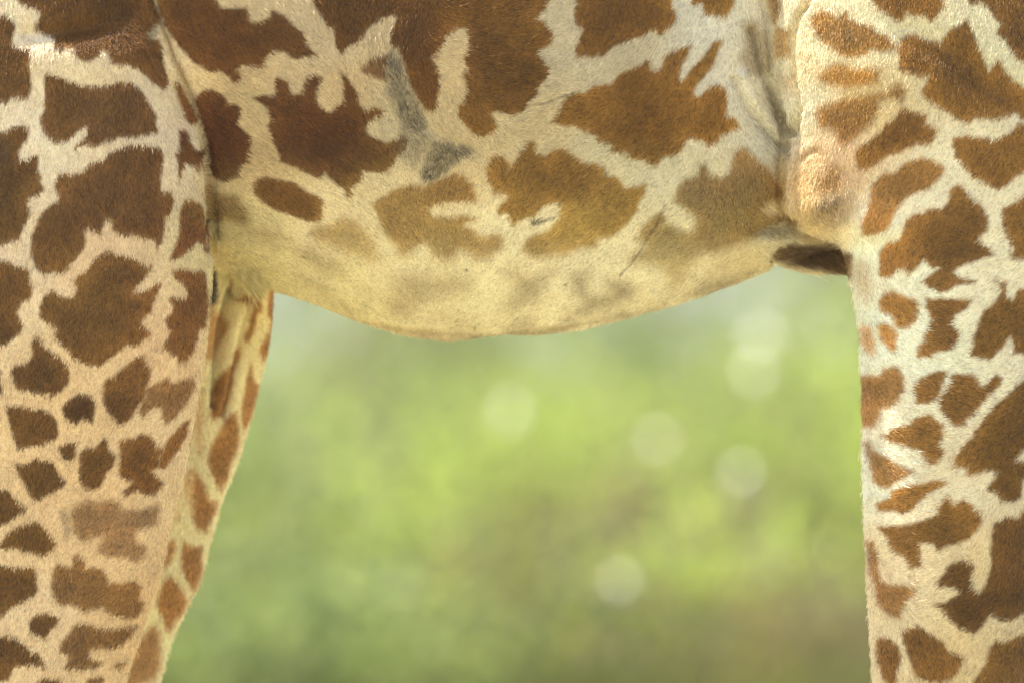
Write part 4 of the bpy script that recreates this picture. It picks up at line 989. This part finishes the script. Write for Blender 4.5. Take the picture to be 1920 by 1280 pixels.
F = np.concatenate([i + [[0, 1, 2]], i + [[0, 2, 3]], i + [[3, 2, 4]]], 0)
M_GRASS = leaf_mat('grass_blade', (.13, .14, .035), (1.8, 1.9, 1.4))
go = quad_mesh('grass', V, F, M_GRASS)
a = go.data.attributes.new('shade', 'FLOAT', 'POINT')
a.data.foreach_set('value', np.repeat(rr.random(900)[ti_], 5).astype(np.float32))
tag(go, 'green grass growing between the bushes', 'grass', kind='stuff')

# ------------------------------------------------------------------ far wood: one pale green mass on the horizon
rr = np.random.default_rng(123)
NW = 80000
cxw, cyw, hw_ = rr.uniform(-40, 40, 260), rr.uniform(84, 104, 260), rr.uniform(.3, 8.0, 260)
k = rr.integers(0, 260, NW)
cw = np.stack([cxw[k], cyw[k], hw_[k]], -1) + rr.standard_normal((NW, 3)) * np.array([1.1, 1.0, .8])
cw[:, 2] = np.abs(cw[:, 2])
V, F = leaves(cw, rr.standard_normal((NW, 3)) + np.array([0, 0, .7]), rr.uniform(.18, .34, NW), rr)
wo = quad_mesh('far_wood', V, F, M_GREEN)
a = wo.data.attributes.new('shade', 'FLOAT', 'POINT')
a.data.foreach_set('value', np.repeat(np.clip(rr.random(260)[k] + .15 * rr.standard_normal(NW), 0, 1), 5).astype(np.float32))
tag(wo, 'far pale green wood along the horizon', 'wood', kind='stuff')

# ------------------------------------------------------------------ warm haze of a dry afternoon
hz = [(-2600, -2600, -1.2), (2600, -2600, -1.2), (2600, 2600, -1.2), (-2600, 2600, -1.2), (-2600, -2600, 12.5), (2600, -2600, 12.5), (2600, 2600, 12.5), (-2600, 2600, 12.5)]
m_haze = bpy.data.materials.new('haze')
m_haze.use_nodes = True
n, l = m_haze.node_tree.nodes, m_haze.node_tree.links
n.remove(n['Principled BSDF'])
pv = n.new('ShaderNodeVolumePrincipled')
pv.inputs['Color'].default_value = (.96, .96, .90, 1)
pv.inputs['Density'].default_value = 0.0004
pv.inputs['Anisotropy'].default_value = 0.2
l.new(pv.outputs['Volume'], n['Material Output'].inputs['Volume'])
ho = mesh_obj('haze', hz, [(0, 3, 2, 1), (4, 5, 6, 7), (0, 1, 5, 4), (1, 2, 6, 5), (2, 3, 7, 6), (3, 0, 4, 7)], m_haze, smooth=False)
tag(ho, 'pale warm haze hanging over the scene', 'haze', kind='stuff')

# ------------------------------------------------------------------ thicket that carries the bushes on to either side
rr = np.random.default_rng(321)
NS = 60000
sx_ = rr.uniform(3.6, 17, 220) * np.where(rr.random(220) < .5, -1, 1)
sy_, sh_ = rr.uniform(27, 58, 220), rr.uniform(.2, 2.4, 220)
k = rr.integers(0, 220, NS)
cs = np.stack([sx_[k], sy_[k], sh_[k] * rr.random(NS) ** .5], -1) + rr.standard_normal((NS, 3)) * np.array([.45, .45, .3])
cs[:, 2] = np.abs(cs[:, 2])
V, F = leaves(cs, rr.standard_normal((NS, 3)) + np.array([0, 0, .7]), rr.uniform(.07, .14, NS), rr)
to_ = quad_mesh('thicket', V, F, M_GREEN)
a = to_.data.attributes.new('shade', 'FLOAT', 'POINT')
a.data.foreach_set('value', np.repeat(np.clip(rr.random(220)[k] + .15 * rr.standard_normal(NS), 0, 1), 5).astype(np.float32))
tag(to_, 'green thicket carrying on to either side of the bushes', 'thicket', kind='stuff')
